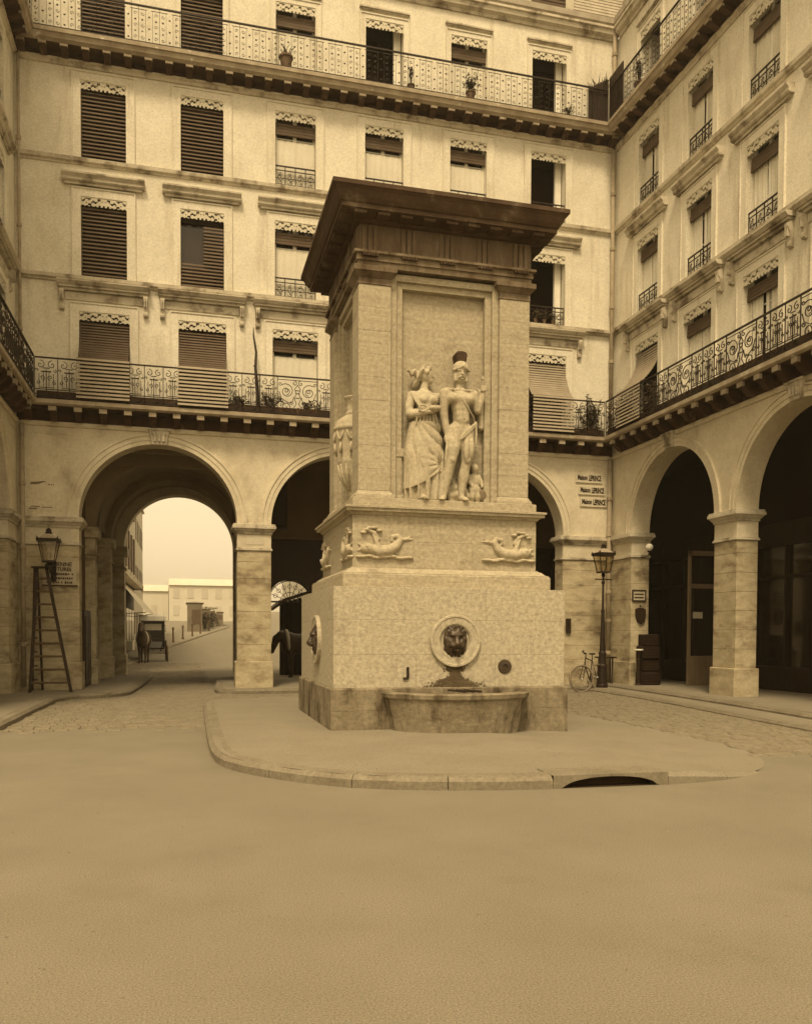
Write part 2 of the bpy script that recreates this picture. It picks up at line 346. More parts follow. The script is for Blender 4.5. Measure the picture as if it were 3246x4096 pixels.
def kerb_run(path, zf, parent, closed=False, width=0.2, step=0.95, mt=KERB, seed=1, skip=None, inward=1):
    """granite kerb stones along a path; inward = +1 when the pavement lies to the left of travel"""
    rnd = random.Random(seed); P = [Vector((*p, 0)) for p in path]
    if closed: P = P + [P[0]]
    seg = [(P[i + 1] - P[i]).length for i in range(len(P) - 1)]; tot = sum(seg)
    def at(s):
        for i, l in enumerate(seg):
            if s <= l + 1e-6 or i == len(seg) - 1: return P[i].lerp(P[i + 1], s/l)
            s -= l
    def nrm(s):
        d = at(min(s + .05, tot)) - at(max(s - .05, 0)); d.normalize(); return Vector((-d.y, d.x, 0))*inward
    n = max(1, round(tot/step)); cuts = [tot*i/n + (rnd.random() - .5)*0.2*(0 < i < n) for i in range(n + 1)]
    for a, b in zip(cuts, cuts[1:]):
        m_ = at((a + b)/2)
        if skip and skip(m_.x, m_.y): continue
        mb = MB(); ks = [a + 0.004, (a + b)/2, b - 0.004]; rings = []
        dz = (rnd.random() - .5)*0.008
        for s in ks:
            q = nrm(s); p = at(s); z = zf(p.x, p.y) + dz; p = p - q*0.055
            rings.append([mb.pt(p + Vector((0, 0, -.02))), mb.pt(p + Vector((0, 0, max(0, z - .05)))), mb.pt(p + q*0.05 + Vector((0, 0, z - .006))), mb.pt(p + q*width + Vector((0, 0, z + .002))), mb.pt(p + q*width + Vector((0, 0, -.02)))])
        for A, B in zip(rings, rings[1:]):
            for k in range(5): mb.q.append((A[k], A[(k + 1) % 5], B[(k + 1) % 5], B[k]))
        mb.q.append(tuple(rings[0])); mb.q.append(tuple(reversed(rings[-1])))
        mb.build('kerb_stone', mt, parent)
# fountain island: raised on the left and front, dying away into the road on the right
mb = MB(); c0 = mb.pt((3.6, 13.0, 0.128)); ring0 = [mb.pt((x, y, isl_z(x, y) - 0.004)) for x, y in ISL]
mid = [mb.pt((3.6 + (x - 3.6)*.55, 13 + (y - 13)*.55, 0.5*(isl_z(x, y) - .004) + 0.5*isl_z(3.6 + (x - 3.6)*.55, 0))) for x, y in ISL]
n = len(ISL)
for i in range(n):
    j = (i + 1) % n; mb.q.append((ring0[i], ring0[j], mid[j], mid[i])); mb.q.append((mid[i], mid[j], c0))
island = structure(mb.build('fountain_pavement', PAVE, recalc=False))
k1 = next(i for i, p in enumerate(ISL) if p[0] > 3.42 and p[1] < 8.5); k2 = next(i for i, p in enumerate(ISL) if p[0] > 4.69 and p[1] < 8.5); k3 = next(i for i, p in enumerate(ISL) if p[0] > 5.9 and p[1] < 9)
kerb_run(ISL[:k1] + [(3.44, 7.765)], isl_z, island, seed=4, inward=1)
kerb_run([(4.67, 7.735)] + ISL[k2:k3 + 1], isl_z, island, seed=5, inward=1, mt=PAVE)
# the stone with the storm-drain mouth in the kerb
mb = MB(); xs = [3.44 + 1.23*i/30 for i in range(31)]
yk = lambda x: 7.712 - (x - 3.44)*0.0244
arc = lambda x: 0.0 + 0.105*max(0.0, 1 - ((x - 4.05)/0.50)**2)**0.5 if abs(x - 4.05) < 0.5 else 0.0
for a, b in zip(xs, xs[1:]):
    mb.poly([(a, yk(a), arc(a)), (b, yk(b), arc(b)), (b, yk(b), isl_z(b, 0)), (a, yk(a), isl_z(a, 0))])
    mb.poly([(a, yk(a), isl_z(a, 0)), (b, yk(b), isl_z(b, 0)), (b, yk(b) + .42, isl_z(b, 0) + .003), (a, yk(a) + .42, isl_z(a, 0) + .003)])
    mb.poly([(a, yk(a), arc(a)), (b, yk(b), arc(b)), (b, yk(b) + .16, arc(b)), (a, yk(a) + .16, arc(a))])
mb.build('drain_stone', KERB, island, recalc=False)
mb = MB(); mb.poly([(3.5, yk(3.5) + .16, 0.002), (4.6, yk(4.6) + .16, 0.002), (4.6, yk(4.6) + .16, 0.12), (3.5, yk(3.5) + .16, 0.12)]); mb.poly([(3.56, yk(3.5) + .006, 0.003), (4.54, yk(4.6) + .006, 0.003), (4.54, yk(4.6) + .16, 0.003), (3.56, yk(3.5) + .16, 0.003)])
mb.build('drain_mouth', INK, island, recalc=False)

def pave(name, outline, z, kerb_path=None, inward=1, seed=2, width=0.2, mt=PAVE):
    mb = MB(); mb.prism(outline, 2, -0.05, z - 0.004); o = structure(mb.build(name, mt))
    if kerb_path: kerb_run(kerb_path, lambda x, y: z, o, seed=seed, inward=inward, width=width)
    return o
pave('left_pavement', [(-2.78, 12.0), (-2.77, 17.0), (-2.72, 19.9), (-2.45, 20.45), (-1.75, 20.85), (-1.35, 21.6), (-1.2, 25.0), (-1.12, 29.6), (-2.2, 30.6), (-6.6, 30.6), (-6.6, 12.0)], 0.12,
     [(-2.78, 12.0), (-2.77, 17.0), (-2.72, 19.9), (-2.45, 20.45), (-1.75, 20.85), (-1.35, 21.6), (-1.2, 25.0), (-1.12, 29.6)], 1, 5)
pave('middle_pavement', [(0.74, 22.2), (0.76, 21.85), (0.95, 21.62), (1.3, 21.56), (4.0, 21.5), (10.3, 21.45), (10.3, 27.0), (0.9, 27.0), (0.76, 23.4)], 0.12,
     [(0.9, 25.5), (0.76, 23.4), (0.74, 22.2), (0.76, 21.85), (0.95, 21.62), (1.3, 21.56), (4.0, 21.5), (10.3, 21.45)], 1, 6)
RK = [(10.30, 21.45), (10.42, 20.6), (10.28, 18.5), (10.08, 16.35), (9.75, 14.0), (9.42, 11.5), (9.0, 8.6), (8.6, 6.0)]
pave('right_pavement', RK + [(15.0, 6.0), (15.0, 27.0), (10.3, 27.0)], 0.085, RK, 1, 7)
ST = [(11.20, 21.5), (11.12, 20.4), (10.98, 18.4), (10.78, 16.3), (10.52, 14.0), (10.28, 12.3), (9.95, 9.8), (9.5, 6.0)]
pave('arcade_floor', ST + [(15.0, 6.0), (15.0, 26.9), (11.2, 26.9)], 0.165, ST, 1, 8, 0.28)

# pebbles, straw and horse litter trodden into the road
rnd = random.Random(21); mb = MB()
for k in range(2600):
    y = 2.6 + 20*rnd.random()**1.3; x = -0.25*y - 1 + (0.95*y + 3)*rnd.random()
    if keep_out(x, y) and not in_poly(x, y, ISL): continue
    z = isl_z(x, y) if in_poly(x, y, ISL) else 0.0
    s_ = rnd.uniform(.004, .011)*(1.6 if rnd.random() < .05 else 1); a = rnd.uniform(0, 6.28); c_, q_ = math.cos(a)*s_, math.sin(a)*s_; e = rnd.uniform(.5, 1.0); b = len(mb.v)
    mb.v += [(x + c_, y + q_, z), (x - q_*e, y + c_*e, z), (x - c_, y - q_, z), (x + q_*e, y - c_*e, z), (x, y, z + s_*.7)]
    for i in range(4): mb.q.append((b + i, b + (i + 1) % 4, b + 4))
mb.build('road_litter', KERB, road, recalc=False, kind='stuff')

# ------------------------------------------------------------------ the three wings round the court
ZSP, ZARC, T = 4.25, 6.44, 0.53
P_BAL = 0.50
ROWS = {1: (6.93, 9.17, 0.575), 2: (9.985, 11.88, 0.52), 3: (12.775, 14.60, 0.51), 4: (15.41, 17.28, 0.50)}
LACE_H = 0.22

def lace_mesh(f, w):
    """scalloped cut-metal lambrequin: a grid of little plates with the holes left open"""
    mb = MB(f); nx, nz = 44, 9; cw, ch = 2*w/nx, LACE_H/nz
    for i in range(nx):
        a = abs(i + 0.5 - nx/2)
        for j in range(nz):
            x = a/ (nx/2); s = math.sin(a*1.05)*math.cos(j*1.25 + a*0.35) + 0.5*math.sin(a*0.48 + j*0.9)
            hole = (1 <= j <= nz - 2 and s > 0.30) or (j == 0 and (i % 4) in (1, 2)) 
            if hole: continue
            u0 = -w + i*cw; z0 = -LACE_H + j*ch
            if j == 0: z0 += ch*0.3*((i + 1) % 4 in (0, 1))
            mb.box(u0, u0 + cw, 0.0, 0.012, z0, -LACE_H + (j + 1)*ch)
    return mb.mesh('lambrequin', LACE, recalc=False)

def spiral(cx, cz, r0, a0, turns, n=14, grow=0.12):
    return [(cx + r0*(1 - (1 - grow)*i/n)*math.cos(a0 + turns*2*math.pi*i/n), 0.0, cz + r0*(1 - (1 - grow)*i/n)*math.sin(a0 + turns*2*math.pi*i/n)) for i in range(n + 1)]

def rail_narrow(f, w, h, r=0.0105):
    mb = MB(f)
    for s in (-1, 1):
        c = s*w*0.25
        mb.tube(spiral(c, h*0.84, w*0.20, math.pi/2, s*1.15), r, 4)
        mb.tube(spiral(s*w*0.17, h*0.52, w*0.13, -math.pi/2, -s*1.1), r, 4)
        mb.tube(spiral(s*w*0.36, h*0.40, w*0.10, math.pi/2, s*1.1), r, 4)
        mb.tube([(s*w*0.12, 0, h*0.30), (s*w*0.12, 0, h*0.66)], r*0.8, 4)
        mb.tube(spiral(s*w*0.25, h*0.12, w*0.17, 0, s*1.0), r, 4)
        mb.tube([(s*w*0.5, 0, 0), (s*w*0.5, 0, h)], r*1.1, 4); mb.tube([(s*w*0.31, 0, h*0.24), (s*w*0.31, 0, h*0.62)], r*0.8, 4)
        for k in range(3): mb.tube(spiral(s*w*(.09 + .16*k), h*0.10, w*0.075, math.pi/2*k, s*1.0, 8), r, 4)
        mb.tube(spiral(s*w*0.40, h*0.70, w*0.085, math.pi, s*1.0, 8), r, 4)
    mb.tube([(0, 0, h*0.02), (0, 0, h*0.72)], r*1.2, 4)
    mb.box(-w*0.22, w*0.22, -.008, .008, h*0.655, h*0.685); mb.box(-w*0.15, w*0.15, -.008, .008, h*0.745, h*0.765)
    mb.box(-w*0.5, w*0.5, -.007, .007, h*0.225, h*0.245); mb.box(-w*0.28, w*0.28, -.008, .008, h*0.27, h*0.285)
    return mb.mesh('railing_panel', IRON, recalc=False)
def rail_wide(f, w, h, r=0.0115):
    mb = MB(f)
    for s in (-1, 1):
        mb.tube(spiral(s*w*0.28, h*0.64, w*0.19, math.pi/2 - s*0.6, s*1.5, 20), r, 4)
        mb.tube(spiral(s*w*0.30, h*0.22, w*0.14, -math.pi/2, -s*1.4, 18), r, 4)
        mb.tube([(s*w*0.09, 0, h*0.50), (s*w*0.13, 0, h*0.36), (s*w*0.22, 0, h*0.33), (s*w*0.40, 0, h*0.44), (s*w*0.46, 0, h*0.62)], r, 4)
        mb.tube(spiral(s*w*0.42, h*0.40, w*0.06, 0, s*1.2, 10), r, 4)
        mb.tube(spiral(s*w*0.08, h*0.86, w*0.07, math.pi/2, s*1.1, 10), r, 4)
        mb.tube([(s*w*0.03, 0, h*0.1), (s*w*0.10, 0, h*0.2), (s*w*0.03, 0, h*0.32), (s*w*0.08, 0, h*0.46), (s*w*0.03, 0, h*0.58), (s*w*0.07, 0, h*0.7), (0, 0, h*0.82)], r, 4)
        mb.tube([(s*w*0.5, 0, 0), (s*w*0.5, 0, h)], r*1.2, 4)
    for s in (-1, 1):
        for k in range(6): mb.tube(spiral(s*w*(.05 + .08*k), h*0.075, w*0.035, 0, s*1.0, 7), r*.9, 4)
        mb.tube(spiral(s*w*0.27, h*0.64, w*0.09, -math.pi/2, -s*1.2, 12), r*.9, 4); mb.tube(spiral(s*w*0.16, h*0.34, w*0.05, 0, s*1.2, 8), r*.9, 4); mb.tube(spiral(s*w*0.43, h*0.83, w*0.055, 0, s*1.2, 8), r*.9, 4)
    for k in (0.46, 0.58, 0.66): mb.box(-w*0.05, w*0.05, -.008, .008, h*k, h*(k + 0.02))
    mb.box(-w*0.5, w*0.5, -.006, .006, h*0.93, h*0.945); mb.box(-w*0.5, w*0.5, -.006, .006, h*0.035, h*0.05)
    return mb.mesh('railing_panel', IRON, recalc=False)
def rail_fine(f, w, h, r=0.0065):
    mb = MB(f)
    for s in (-1, 1):
        mb.tube([(s*w*0.5, 0, 0), (s*w*0.5, 0, h)], r, 4); mb.tube([(s*w*0.17, 0, h*0.05), (s*w*0.17, 0, h*0.92)], r*0.8, 4)
        for k, zz in ((0.33, 0.80), (0.33, 0.48), (0.33, 0.16)): mb.tube(spiral(s*w*k, h*zz, w*0.10, 0, s*1.1, 8), r, 4)
        mb.box(s*w*0.33 - .022, s*w*0.33 + .022, -.006, .006, h*0.62, h*0.66); mb.box(s*w*0.33 - .016, s*w*0.33 + .016, -.006, .006, h*0.31, h*0.345)
    for zz in (0.72, 0.40, 0.12): mb.box(-.022, .022, -.006, .006, h*zz, h*zz + 0.03)
    for zz in (0.91, 0.045): mb.box(-w*0.5, -w*0.1, -.005, .005, h*zz, h*zz + .012); mb.box(w*0.1, w*0.5, -.005, .005, h*zz, h*zz + .012)
    return mb.mesh('railing_panel', IRON, recalc=False)
def guard_mesh(f, w, h=0.5):
    mb = MB(f); r = 0.009
    mb.box(-w, w, -.014, .014, h - .03, h); mb.box(-w, w, -.01, .01, h - .13, h - .112); mb.box(-w, w, -.01, .01, 0.02, 0.04); mb.box(-w, w, -.006, .006, h*.36, h*.36 + .014)
    for k in (-1, -0.5, 0, 0.5, 1): mb.box(k*w - .01, k*w + .01, -.01, .01, 0, h)
    for k in (-0.75, -0.25, 0.25, 0.75):
        mb.tube(spiral(k*w, h*0.42, w*0.18, 0, 1.2 if k > 0 else -1.2, 10), r, 4); mb.tube(spiral(k*w, h*0.17, w*0.12, math.pi, 1.1, 8), r, 4); mb.tube(spiral(k*w, h*0.62, w*0.09, math.pi, 1.1, 8), r, 4)
    return mb.mesh('window_guard', IRON, recalc=False)
def console_mesh(f):
    prof = [(0.0, 0.0), (0.15, 0.0), (0.16, -0.05), (0.14, -0.11), (0.10, -0.17), (0.075, -0.26), (0.07, -0.34), (0.10, -0.39), (0.095, -0.44), (0.05, -0.47), (0.0, -0.47)]
    mb = MB(f); b = []
    for u in (-0.052, 0.052): b.append([mb.pt((u, v, z)) for v, z in prof])
    n = len(prof); mb.q.append(tuple(b[0])); mb.q.append(tuple(reversed(b[1])))
    for i in range(n): j = (i + 1) % n; mb.q.append((b[0][i], b[0][j], b[1][j], b[1][i]))
    for s in (-0.035, 0.015): mb.box(s, s + 0.018, 0.05, 0.158, -0.26, -0.05)
    return mb.mesh('console', TRIM)
def curtain_mesh(f, w, z0, z1, v, seed, amp=0.018):
    mb = MB(f); rnd = random.Random(seed); n = 36; ph = rnd.random()*6
    cols = []
    for i in range(n + 1):
        u = -w + 2*w*i/n; d = amp*math.sin(i*1.15 + ph) + amp*0.6*math.sin(i*0.47 + ph*2)
        cols.append([mb.pt((u, v + d, z0)), mb.pt((u, v + d*0.8, (z0 + z1)/2)), mb.pt((u, v + d*0.5, z1))])
    for A, B in zip(cols, cols[1:]):
        for k in (0, 1): mb.q.append((A[k], B[k], B[k + 1], A[k + 1]))
    return mb.mesh('curtain', CURTAIN, smooth=True, recalc=False)

def wing(key, label, F, base, u0, u1, wins, arches, piers, modes, slab_u, upper=True, pavez=0.12, cap_ends=(True, True), rail_u=None):
    """one wing of the court; F maps (u along the wall, v out of the wall, z) to the world"""
    B = thing('arcade_building', label, 'building', base)
    O = lambda u, v=0, z=0: F(u, v, z) - F(0, 0, 0)
    # ---- upper wall with window openings
    holes = []
    for r, (z0, z1, hw) in ROWS.items():
        if r == 4 and not upper: continue
        for u in wins: holes.append((u - hw, u + hw, z0, z1))
    ztop = 17.95
    us = sorted({u0, u1} | {h[0] for h in holes} | {h[1] for h in holes}); zs = sorted({ZARC, ztop} | {h[2] for h in holes} | {h[3] for h in holes})
    mb = MB(F); idx = {}
    def vid(u, z):
        k = (round(u, 4), round(z, 4))
        if k not in idx: idx[k] = mb.pt((u, 0, z))
        return idx[k]
    for a, b in zip(us, us[1:]):
        for c, d in zip(zs, zs[1:]):
            mu, mz = (a + b)/2, (c + d)/2
            if any(h[0] < mu < h[1] and h[2] < mz < h[3] for h in holes): continue
            mb.q.append((vid(a, c), vid(b, c), vid(b, d), vid(a, d)))
    for h in holes:
        a, b, c, d = h; D = -0.24
        mb.poly([(a, 0, c), (a, D, c), (a, D, d), (a, 0, d)]); mb.poly([(b, 0, c), (b, 0, d), (b, D, d), (b, D, c)])
        mb.poly([(a, 0, d), (a, D, d), (b, D, d), (b, 0, d)]); mb.poly([(a, 0, c), (b, 0, c), (b, D, c), (a, D, c)])
    mb.build('wall', WALL, B, recalc=False)
    # body of the building behind the wall, so no light leaks in
    mb = MB(F); mb.box(u0 - 0.0, u1, -4.2, -1.0, ZARC + 0.2, ztop); mb.build('rear_wall', PLASTER, B)
    if not cap_ends[1]:                    # party wall closing the free end of the wing
        mb = MB(F); mb.box(u1, u1 + .35, -4.2, .02, 0, ztop + .3); mb.build('end_wall', WALL, B)
    # ---- string courses, friezes, cornices
    s0, s1 = slab_u
    def run(name, prof, mt, a=None, b=None, bevel=0):
        """profile [(v, z)] swept along the wall"""
        a = u0 if a is None else a; b = u1 if b is None else b
        m_ = MB(F); r_ = [[m_.pt((u, v, z)) for v, z in prof] for u in (a, b)]; n_ = len(prof)
        for i in range(n_): j = (i + 1) % n_; m_.q.append((r_[0][i], r_[0][j], r_[1][j], r_[1][i]))
        m_.q.append(tuple(reversed(r_[0]))); m_.q.append(tuple(r_[1]))
        return m_.build(name, mt, B)
    e0 = 0.11 if cap_ends[0] else 0.0; e1 = 0.11 if cap_ends[1] else 0.0
    run('string_course', [(-.02, 9.83), (.045, 9.83), (.06, 9.87), (.12, 9.89), (.13, 9.97), (-.02, 9.985)], TRIM, u0 + e0, u1 - e1)
    run('string_course', [(-.02, 12.60), (.025, 12.60), (.035, 12.64), (.085, 12.67), (.095, 12.755), (-.02, 12.77)], TRIM, u0 + e0, u1 - e1)
    run('frieze_moulding', [(-.02, 14.87), (.03, 14.87), (.05, 14.93), (.09, 14.96), (.09, 15.0), (-.02, 15.0)], TRIM, u0 + e0, u1 - e1)
    run('frieze_moulding', [(-.02, 6.40), (.035, 6.40), (.06, 6.46), (.06, 6.50), (-.02, 6.50)], ARCADE, u0 + e0, u1 - e1)
    run('frieze_band', [(-.02, 6.50), (.02, 6.50), (.02, 6.785), (-.02, 6.785)], SOOT_SHADE, s0, s1)
    run('frieze_band', [(-.02, 15.0), (.02, 15.0), (.02, 15.145), (-.02, 15.145)], SOOT_SHADE, s0, s1)
    run('balcony_slab', [(-.02, 6.78), (P_BAL - .07, 6.78), (P_BAL - .07, 6.92), (-.02, 6.92)], SOOT_SHADE, s0, s1)  # slab body coloured dark for the shade beneath it, only the nosing stays pale
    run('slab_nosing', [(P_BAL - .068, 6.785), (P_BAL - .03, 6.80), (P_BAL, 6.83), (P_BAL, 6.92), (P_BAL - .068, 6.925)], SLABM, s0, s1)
    run('balcony_slab', [(-.02, 15.14), (P_BAL - .12, 15.14), (P_BAL - .12, 15.40), (-.02, 15.40)], SOOT_SHADE, s0, s1)
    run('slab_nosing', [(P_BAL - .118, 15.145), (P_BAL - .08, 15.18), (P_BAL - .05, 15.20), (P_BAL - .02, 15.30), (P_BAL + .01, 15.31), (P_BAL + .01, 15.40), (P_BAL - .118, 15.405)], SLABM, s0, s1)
    run('top_cornice', [(-.02, 17.90), (.04, 17.90), (.06, 17.97), (.14, 18.02), (.16, 18.12), (.20, 18.14), (.20, 18.20), (-.02, 18.21)], TRIM, u0 + (0 if key == 'back' else .21), u1)
    run('gutter', [(-.3, 18.21), (.14, 18.21), (.2, 18.27), (.2, 18.42), (.16, 18.42), (.14, 18.30), (-.3, 18.30)], ZINC, u0 + (0 if key == 'back' else .21), u1)
    # slates in courses
    mb = MB(F); ra, rb = u0 - 1.6, (u1 + 1.6 if cap_ends[1] else u1 + .3)
    for k in range(26):
        za, va = 18.32 + k*0.115, 0.02 - k*0.045
        mb.poly([(ra, va + .016, za), (rb, va + .016, za), (rb, va - .045, za + 0.118), (ra, va - .045, za + 0.118)]); mb.poly([(ra, va + .016, za), (rb, va + .016, za), (rb, va, za), (ra, va, za)])
    mb.build('slate_roof', SLATE, B, recalc=False)
    # modillions, each a block of its own
    for (name, z, h, w, dep, sp, off) in (('modillion', 6.50, 0.28, 0.15, 0.40, 0.56, 0.28), ('modillion', 14.985, 0.155, 0.15, 0.36, 0.47, 0.2)):
        mb = MB(F); mb.prism([(0.0, 0.0), (dep*0.45, 0.0), (dep*0.8, h*0.45), (dep, h*0.6), (dep, h), (0.0, h)], 0, -w/2, w/2); me = mb.mesh(name, SOOT_SHADE)
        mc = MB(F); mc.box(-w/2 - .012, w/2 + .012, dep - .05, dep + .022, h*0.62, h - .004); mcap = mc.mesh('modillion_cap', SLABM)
        u = s0 + off
        while u < s1 - 0.05:
            o = inst(name, me, B, O(u, 0.02, z)); inst('modillion_cap', mcap, o, O(u, 0.02, z)); u += sp
    # ---- windows
    def ring(hw, z0, z1, wd, pr, name, mt=WALL):
        m_ = MB(F); a = hw + wd
        m_.box(-a, -hw, -.01, pr, z0, z1 + wd); m_.box(hw, a, -.01, pr, z0, z1 + wd); m_.box(-hw, hw, -.01, pr, z1, z1 + wd)
        m_.box(-a - .025, -a, -.01, pr + .02, z0, z1 + wd + .025); m_.box(a, a + .025, -.01, pr + .02, z0, z1 + wd + .025); m_.box(-a, a, -.01, pr + .02, z1 + wd, z1 + wd + .025)
        return m_.mesh(name, mt)
    MS = {}
    for r, (z0, z1, hw) in ROWS.items():
        MS[r] = dict(sur=ring(hw, z0, z1, 0.18 if r != 4 else 0.12, 0.028, 'window_surround'), lace=lace_mesh(F, hw), guard=guard_mesh(F, hw),
                     strip=None)
        w_ = MB(F); w_.box(-hw, hw, -.24, -.19, z1 - 0.25, z1); MS[r]['strip'] = w_.mesh('blind_shadow_strip', DARKWOOD)
        w_ = MB(F)
        for k in range(4): w_.box(-hw, hw, -.14 + k*0.004, -.10 + k*.006, z1 - LACE_H - .075*(k + 1), z1 - LACE_H - .075*k - .012)
        MS[r]['shadow_roll'] = w_.mesh('blind_shadow_strip', BLIND)
        fr = MB(F); t = 0.055
        fr.box(-hw, -hw + t, -.235, -.18, z0, z1); fr.box(hw - t, hw, -.235, -.18, z0, z1); fr.box(-hw + t, hw - t, -.235, -.18, z1 - t, z1); fr.box(-hw + t, hw - t, -.235, -.18, z0, z0 + t*1.5); fr.box(-.045, .045, -.235, -.17, z0 + t, z1 - t)
        for k in (0.36, 0.68): fr.box(-hw + t, hw - t, -.225, -.19, z0 + (z1 - z0)*k, z0 + (z1 - z0)*k + .03)
        MS[r]['frame'] = fr.mesh('window_frame', WHITE)
        gl = MB(F); gl.poly([(-hw, -.215, z0), (hw, -.215, z0), (hw, -.215, z1), (-hw, -.215, z1)]); MS[r]['glass'] = gl.mesh('pane', GLASS, recalc=False)
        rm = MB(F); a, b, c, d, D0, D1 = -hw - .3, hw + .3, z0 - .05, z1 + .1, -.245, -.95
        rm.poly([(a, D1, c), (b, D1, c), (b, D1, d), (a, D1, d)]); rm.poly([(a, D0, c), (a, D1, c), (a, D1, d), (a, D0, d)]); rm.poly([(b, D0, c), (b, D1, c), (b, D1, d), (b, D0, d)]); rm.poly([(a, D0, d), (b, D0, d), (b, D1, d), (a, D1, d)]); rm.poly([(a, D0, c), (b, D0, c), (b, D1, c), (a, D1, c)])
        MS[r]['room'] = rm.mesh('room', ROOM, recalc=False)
        sl = MB(F); sl.prism([(.036, 0), (.026, -.006), (0, .040), (.010, .048)], 0, -hw + .01, hw - .01); MS[r]['slat'] = sl.mesh('slat', BLIND)
        sl = MB(F); sl.prism([(.034, 0), (.022, -.005), (0, .048), (.008, .056)], 0, -hw - .02, hw + .02); MS[r]['slatp'] = sl.mesh('slat', PALEBLIND)
    con = console_mesh(F)
    h1 = MB(F); h1.box(-1.0, 1.0, -.01, .10, 9.62, 9.68); h1.box(-1.02, 1.02, -.01, .16, 9.68, 9.73); h1.prism([(-.01, 9.73), (.19, 9.73), (.25, 9.80), (.25, 9.828), (-.01, 9.828)], 0, -1.05, 1.05); h1.box(-0.88, 0.88, -.01, .03, 9.42, 9.60); hood1 = h1.mesh('window_hood', TRIM)
    h2 = MB(F); h2.box(-.88, .88, -.01, .08, 12.12, 12.18); h2.prism([(-.01, 12.18), (.11, 12.18), (.14, 12.21), (.14, 12.26), (.20, 12.33), (.20, 12.37), (-.01, 12.37)], 0, -.94, .94); hood2 = h2.mesh('window_hood', TRIM)
    h4 = MB(F); h4.box(-.62, .62, -.01, .05, 17.50, 17.53); h4.box(-.66, .66, -.01, .08, 17.53, 17.57); hood4 = h4.mesh('window_hood', TRIM)
    for ci, u in enumerate(wins):
        for r, (z0, z1, hw) in ROWS.items():
            if r == 4 and not upper: continue
            S = MS[r]; md = modes.get((r, ci), 'sash'); off = O(u)
            w = inst('window', S['sur'], B, off)
            inst('lambrequin', S['lace'], w, O(u, 0.004, z1))
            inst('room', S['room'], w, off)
            if md in ('curtain', 'sash'):
                inst('window_frame', S['frame'], w, off); inst('pane', S['glass'], w, O(u, -.012))
            if md == 'curtain':
                inst('curtain', curtain_mesh(F, hw - .01, z0 + .02, z1 - .62, -.155, r*10 + ci, 0.008), w, off)
                inst('blind_shadow_strip', S['shadow_roll'], w, off)
            elif md == 'sash':
                for s in (-1, 1):
                    cm = curtain_mesh(F, hw*(0.31 + .05*((ci + r) % 3)), z0 + .02, z1 - .30, -.165, r*10 + ci + 50*s, 0.02); inst('curtain', cm, w, O(u + s*hw*0.52))
                inst('blind_shadow_strip', S['shadow_roll'], w, off)  # on sash windows these dark slats stand in for the lambrequin's shadow
            elif md == 'blind':
                z = z1 - LACE_H + .04; k = 0
                bl = inst('blind', S['strip'], w, O(u, .02))
                while z > z0 + .02:
                    inst('slat', S['slat'], bl, O(u, -.07, z - .09)); z -= 0.091
            elif md == 'half':
                inst('pane', S['glass'], w, O(u, -.012)); bl = inst('blind', S['strip'], w, O(u, .02)); z = z1 - .34
                hm = MB(F); hm.prism([(.03, 0), (.02, -.004), (0, .044), (.008, .05)], 0, .03, hw - .01); half = hm.mesh('slat', BLIND)
                while z > z0 + .05:
                    inst('slat', half if z > z0 + .65 else S['slat'], bl, O(u, -.07, z - .05)); z -= 0.085
            elif md == 'drape':
                bl = inst('blind', S['strip'], w, O(u, .02)); z = z1 - LACE_H - .02; ztop_r = 7.93; k = 0
                while z > ztop_r + .02:
                    t = (z1 - LACE_H - z)/(z1 - LACE_H - ztop_r); v = -.05 + (P_BAL + .02)*(t**2.2)
                    inst('slat', S['slat'] if key != 'right' and ci < 5 else S['slatp'], bl, O(u, v, z - .06)); z -= 0.07
                z = ztop_r - .01
                while z > 7.02:
                    inst('slat', S['slatp'], bl, O(u, P_BAL + .02, z - .06)); z -= 0.088
            elif md == 'open':
                fr = MB(F); fr.box(-hw, -hw + .05, -.7, -.24, z0, z1); fr.box(hw - .2, hw - .02, -.34, -.24, z0, z1); inst('window_frame', fr.mesh('window_frame', WHITE), w, off)
            if r in (2, 3) and md in ('curtain', 'sash', 'open'): inst('window_guard', S['guard'], w, O(u, -.05, z0 + .02))
            if r == 1:
                inst('window_hood', hood1, w, off)
                for s in (-1, 1): inst('console', con, w, O(u + s*0.95, 0, 9.62))
            if r == 2: inst('window_hood', hood2, w, off)
            if r == 4: inst('window_hood', hood4, w, off)
    # ---- balcony railings
    if rail_u: s0, s1 = rail_u
    for (zb, h, pv) in ((6.925, 0.965, P_BAL - .045), (15.405, 0.885, P_BAL - .05)):
        low = zb < 10
        rl = MB(F); rl.box(s0, s1, pv - .022, pv + .022, zb + h - .03, zb + h); rl.box(s0, s1, pv - .012, pv + .012, zb + .03, zb + .05)
        R_ = rl.build('railing', IRON, B)
        if low:
            tr = MB(F); tr.box(s0 + .03, s1, pv - .16, pv - .03, zb + .005, zb + .20); tr.build('rail_foot_strip', SOOT_SHADE, B, bevel=0.01)  # dark band along the rail foot, built as a low strip
        if low:
            stops = []
            for u in wins:
                if u - .52 > s0 and u + .52 < s1: stops.append((u - .5, u + .5))
            wm = rail_wide(F, 1.0, h - .03); pos = s0; segs = []
            for a, b in stops + [(s1, s1)]:
                if a - pos > 0.12: segs.append((pos, a))
                pos = b
            for a, b in stops: inst('railing_panel', wm, R_, O((a + b)/2, pv, zb))
            cache = {}
            for a, b in segs:
                n_ = max(1, round((b - a)/0.42)); w_ = round((b - a)/n_, 3)
                if w_ not in cache: cache[w_] = rail_narrow(F, w_, h - .03)
                for k in range(n_): inst('railing_panel', cache[w_], R_, O(a + (k + .5)*(b - a)/n_, pv, zb))
        else:
            n_ = round((s1 - s0)/0.46); w_ = (s1 - s0)/n_; fm = rail_fine(F, w_, h - .03)
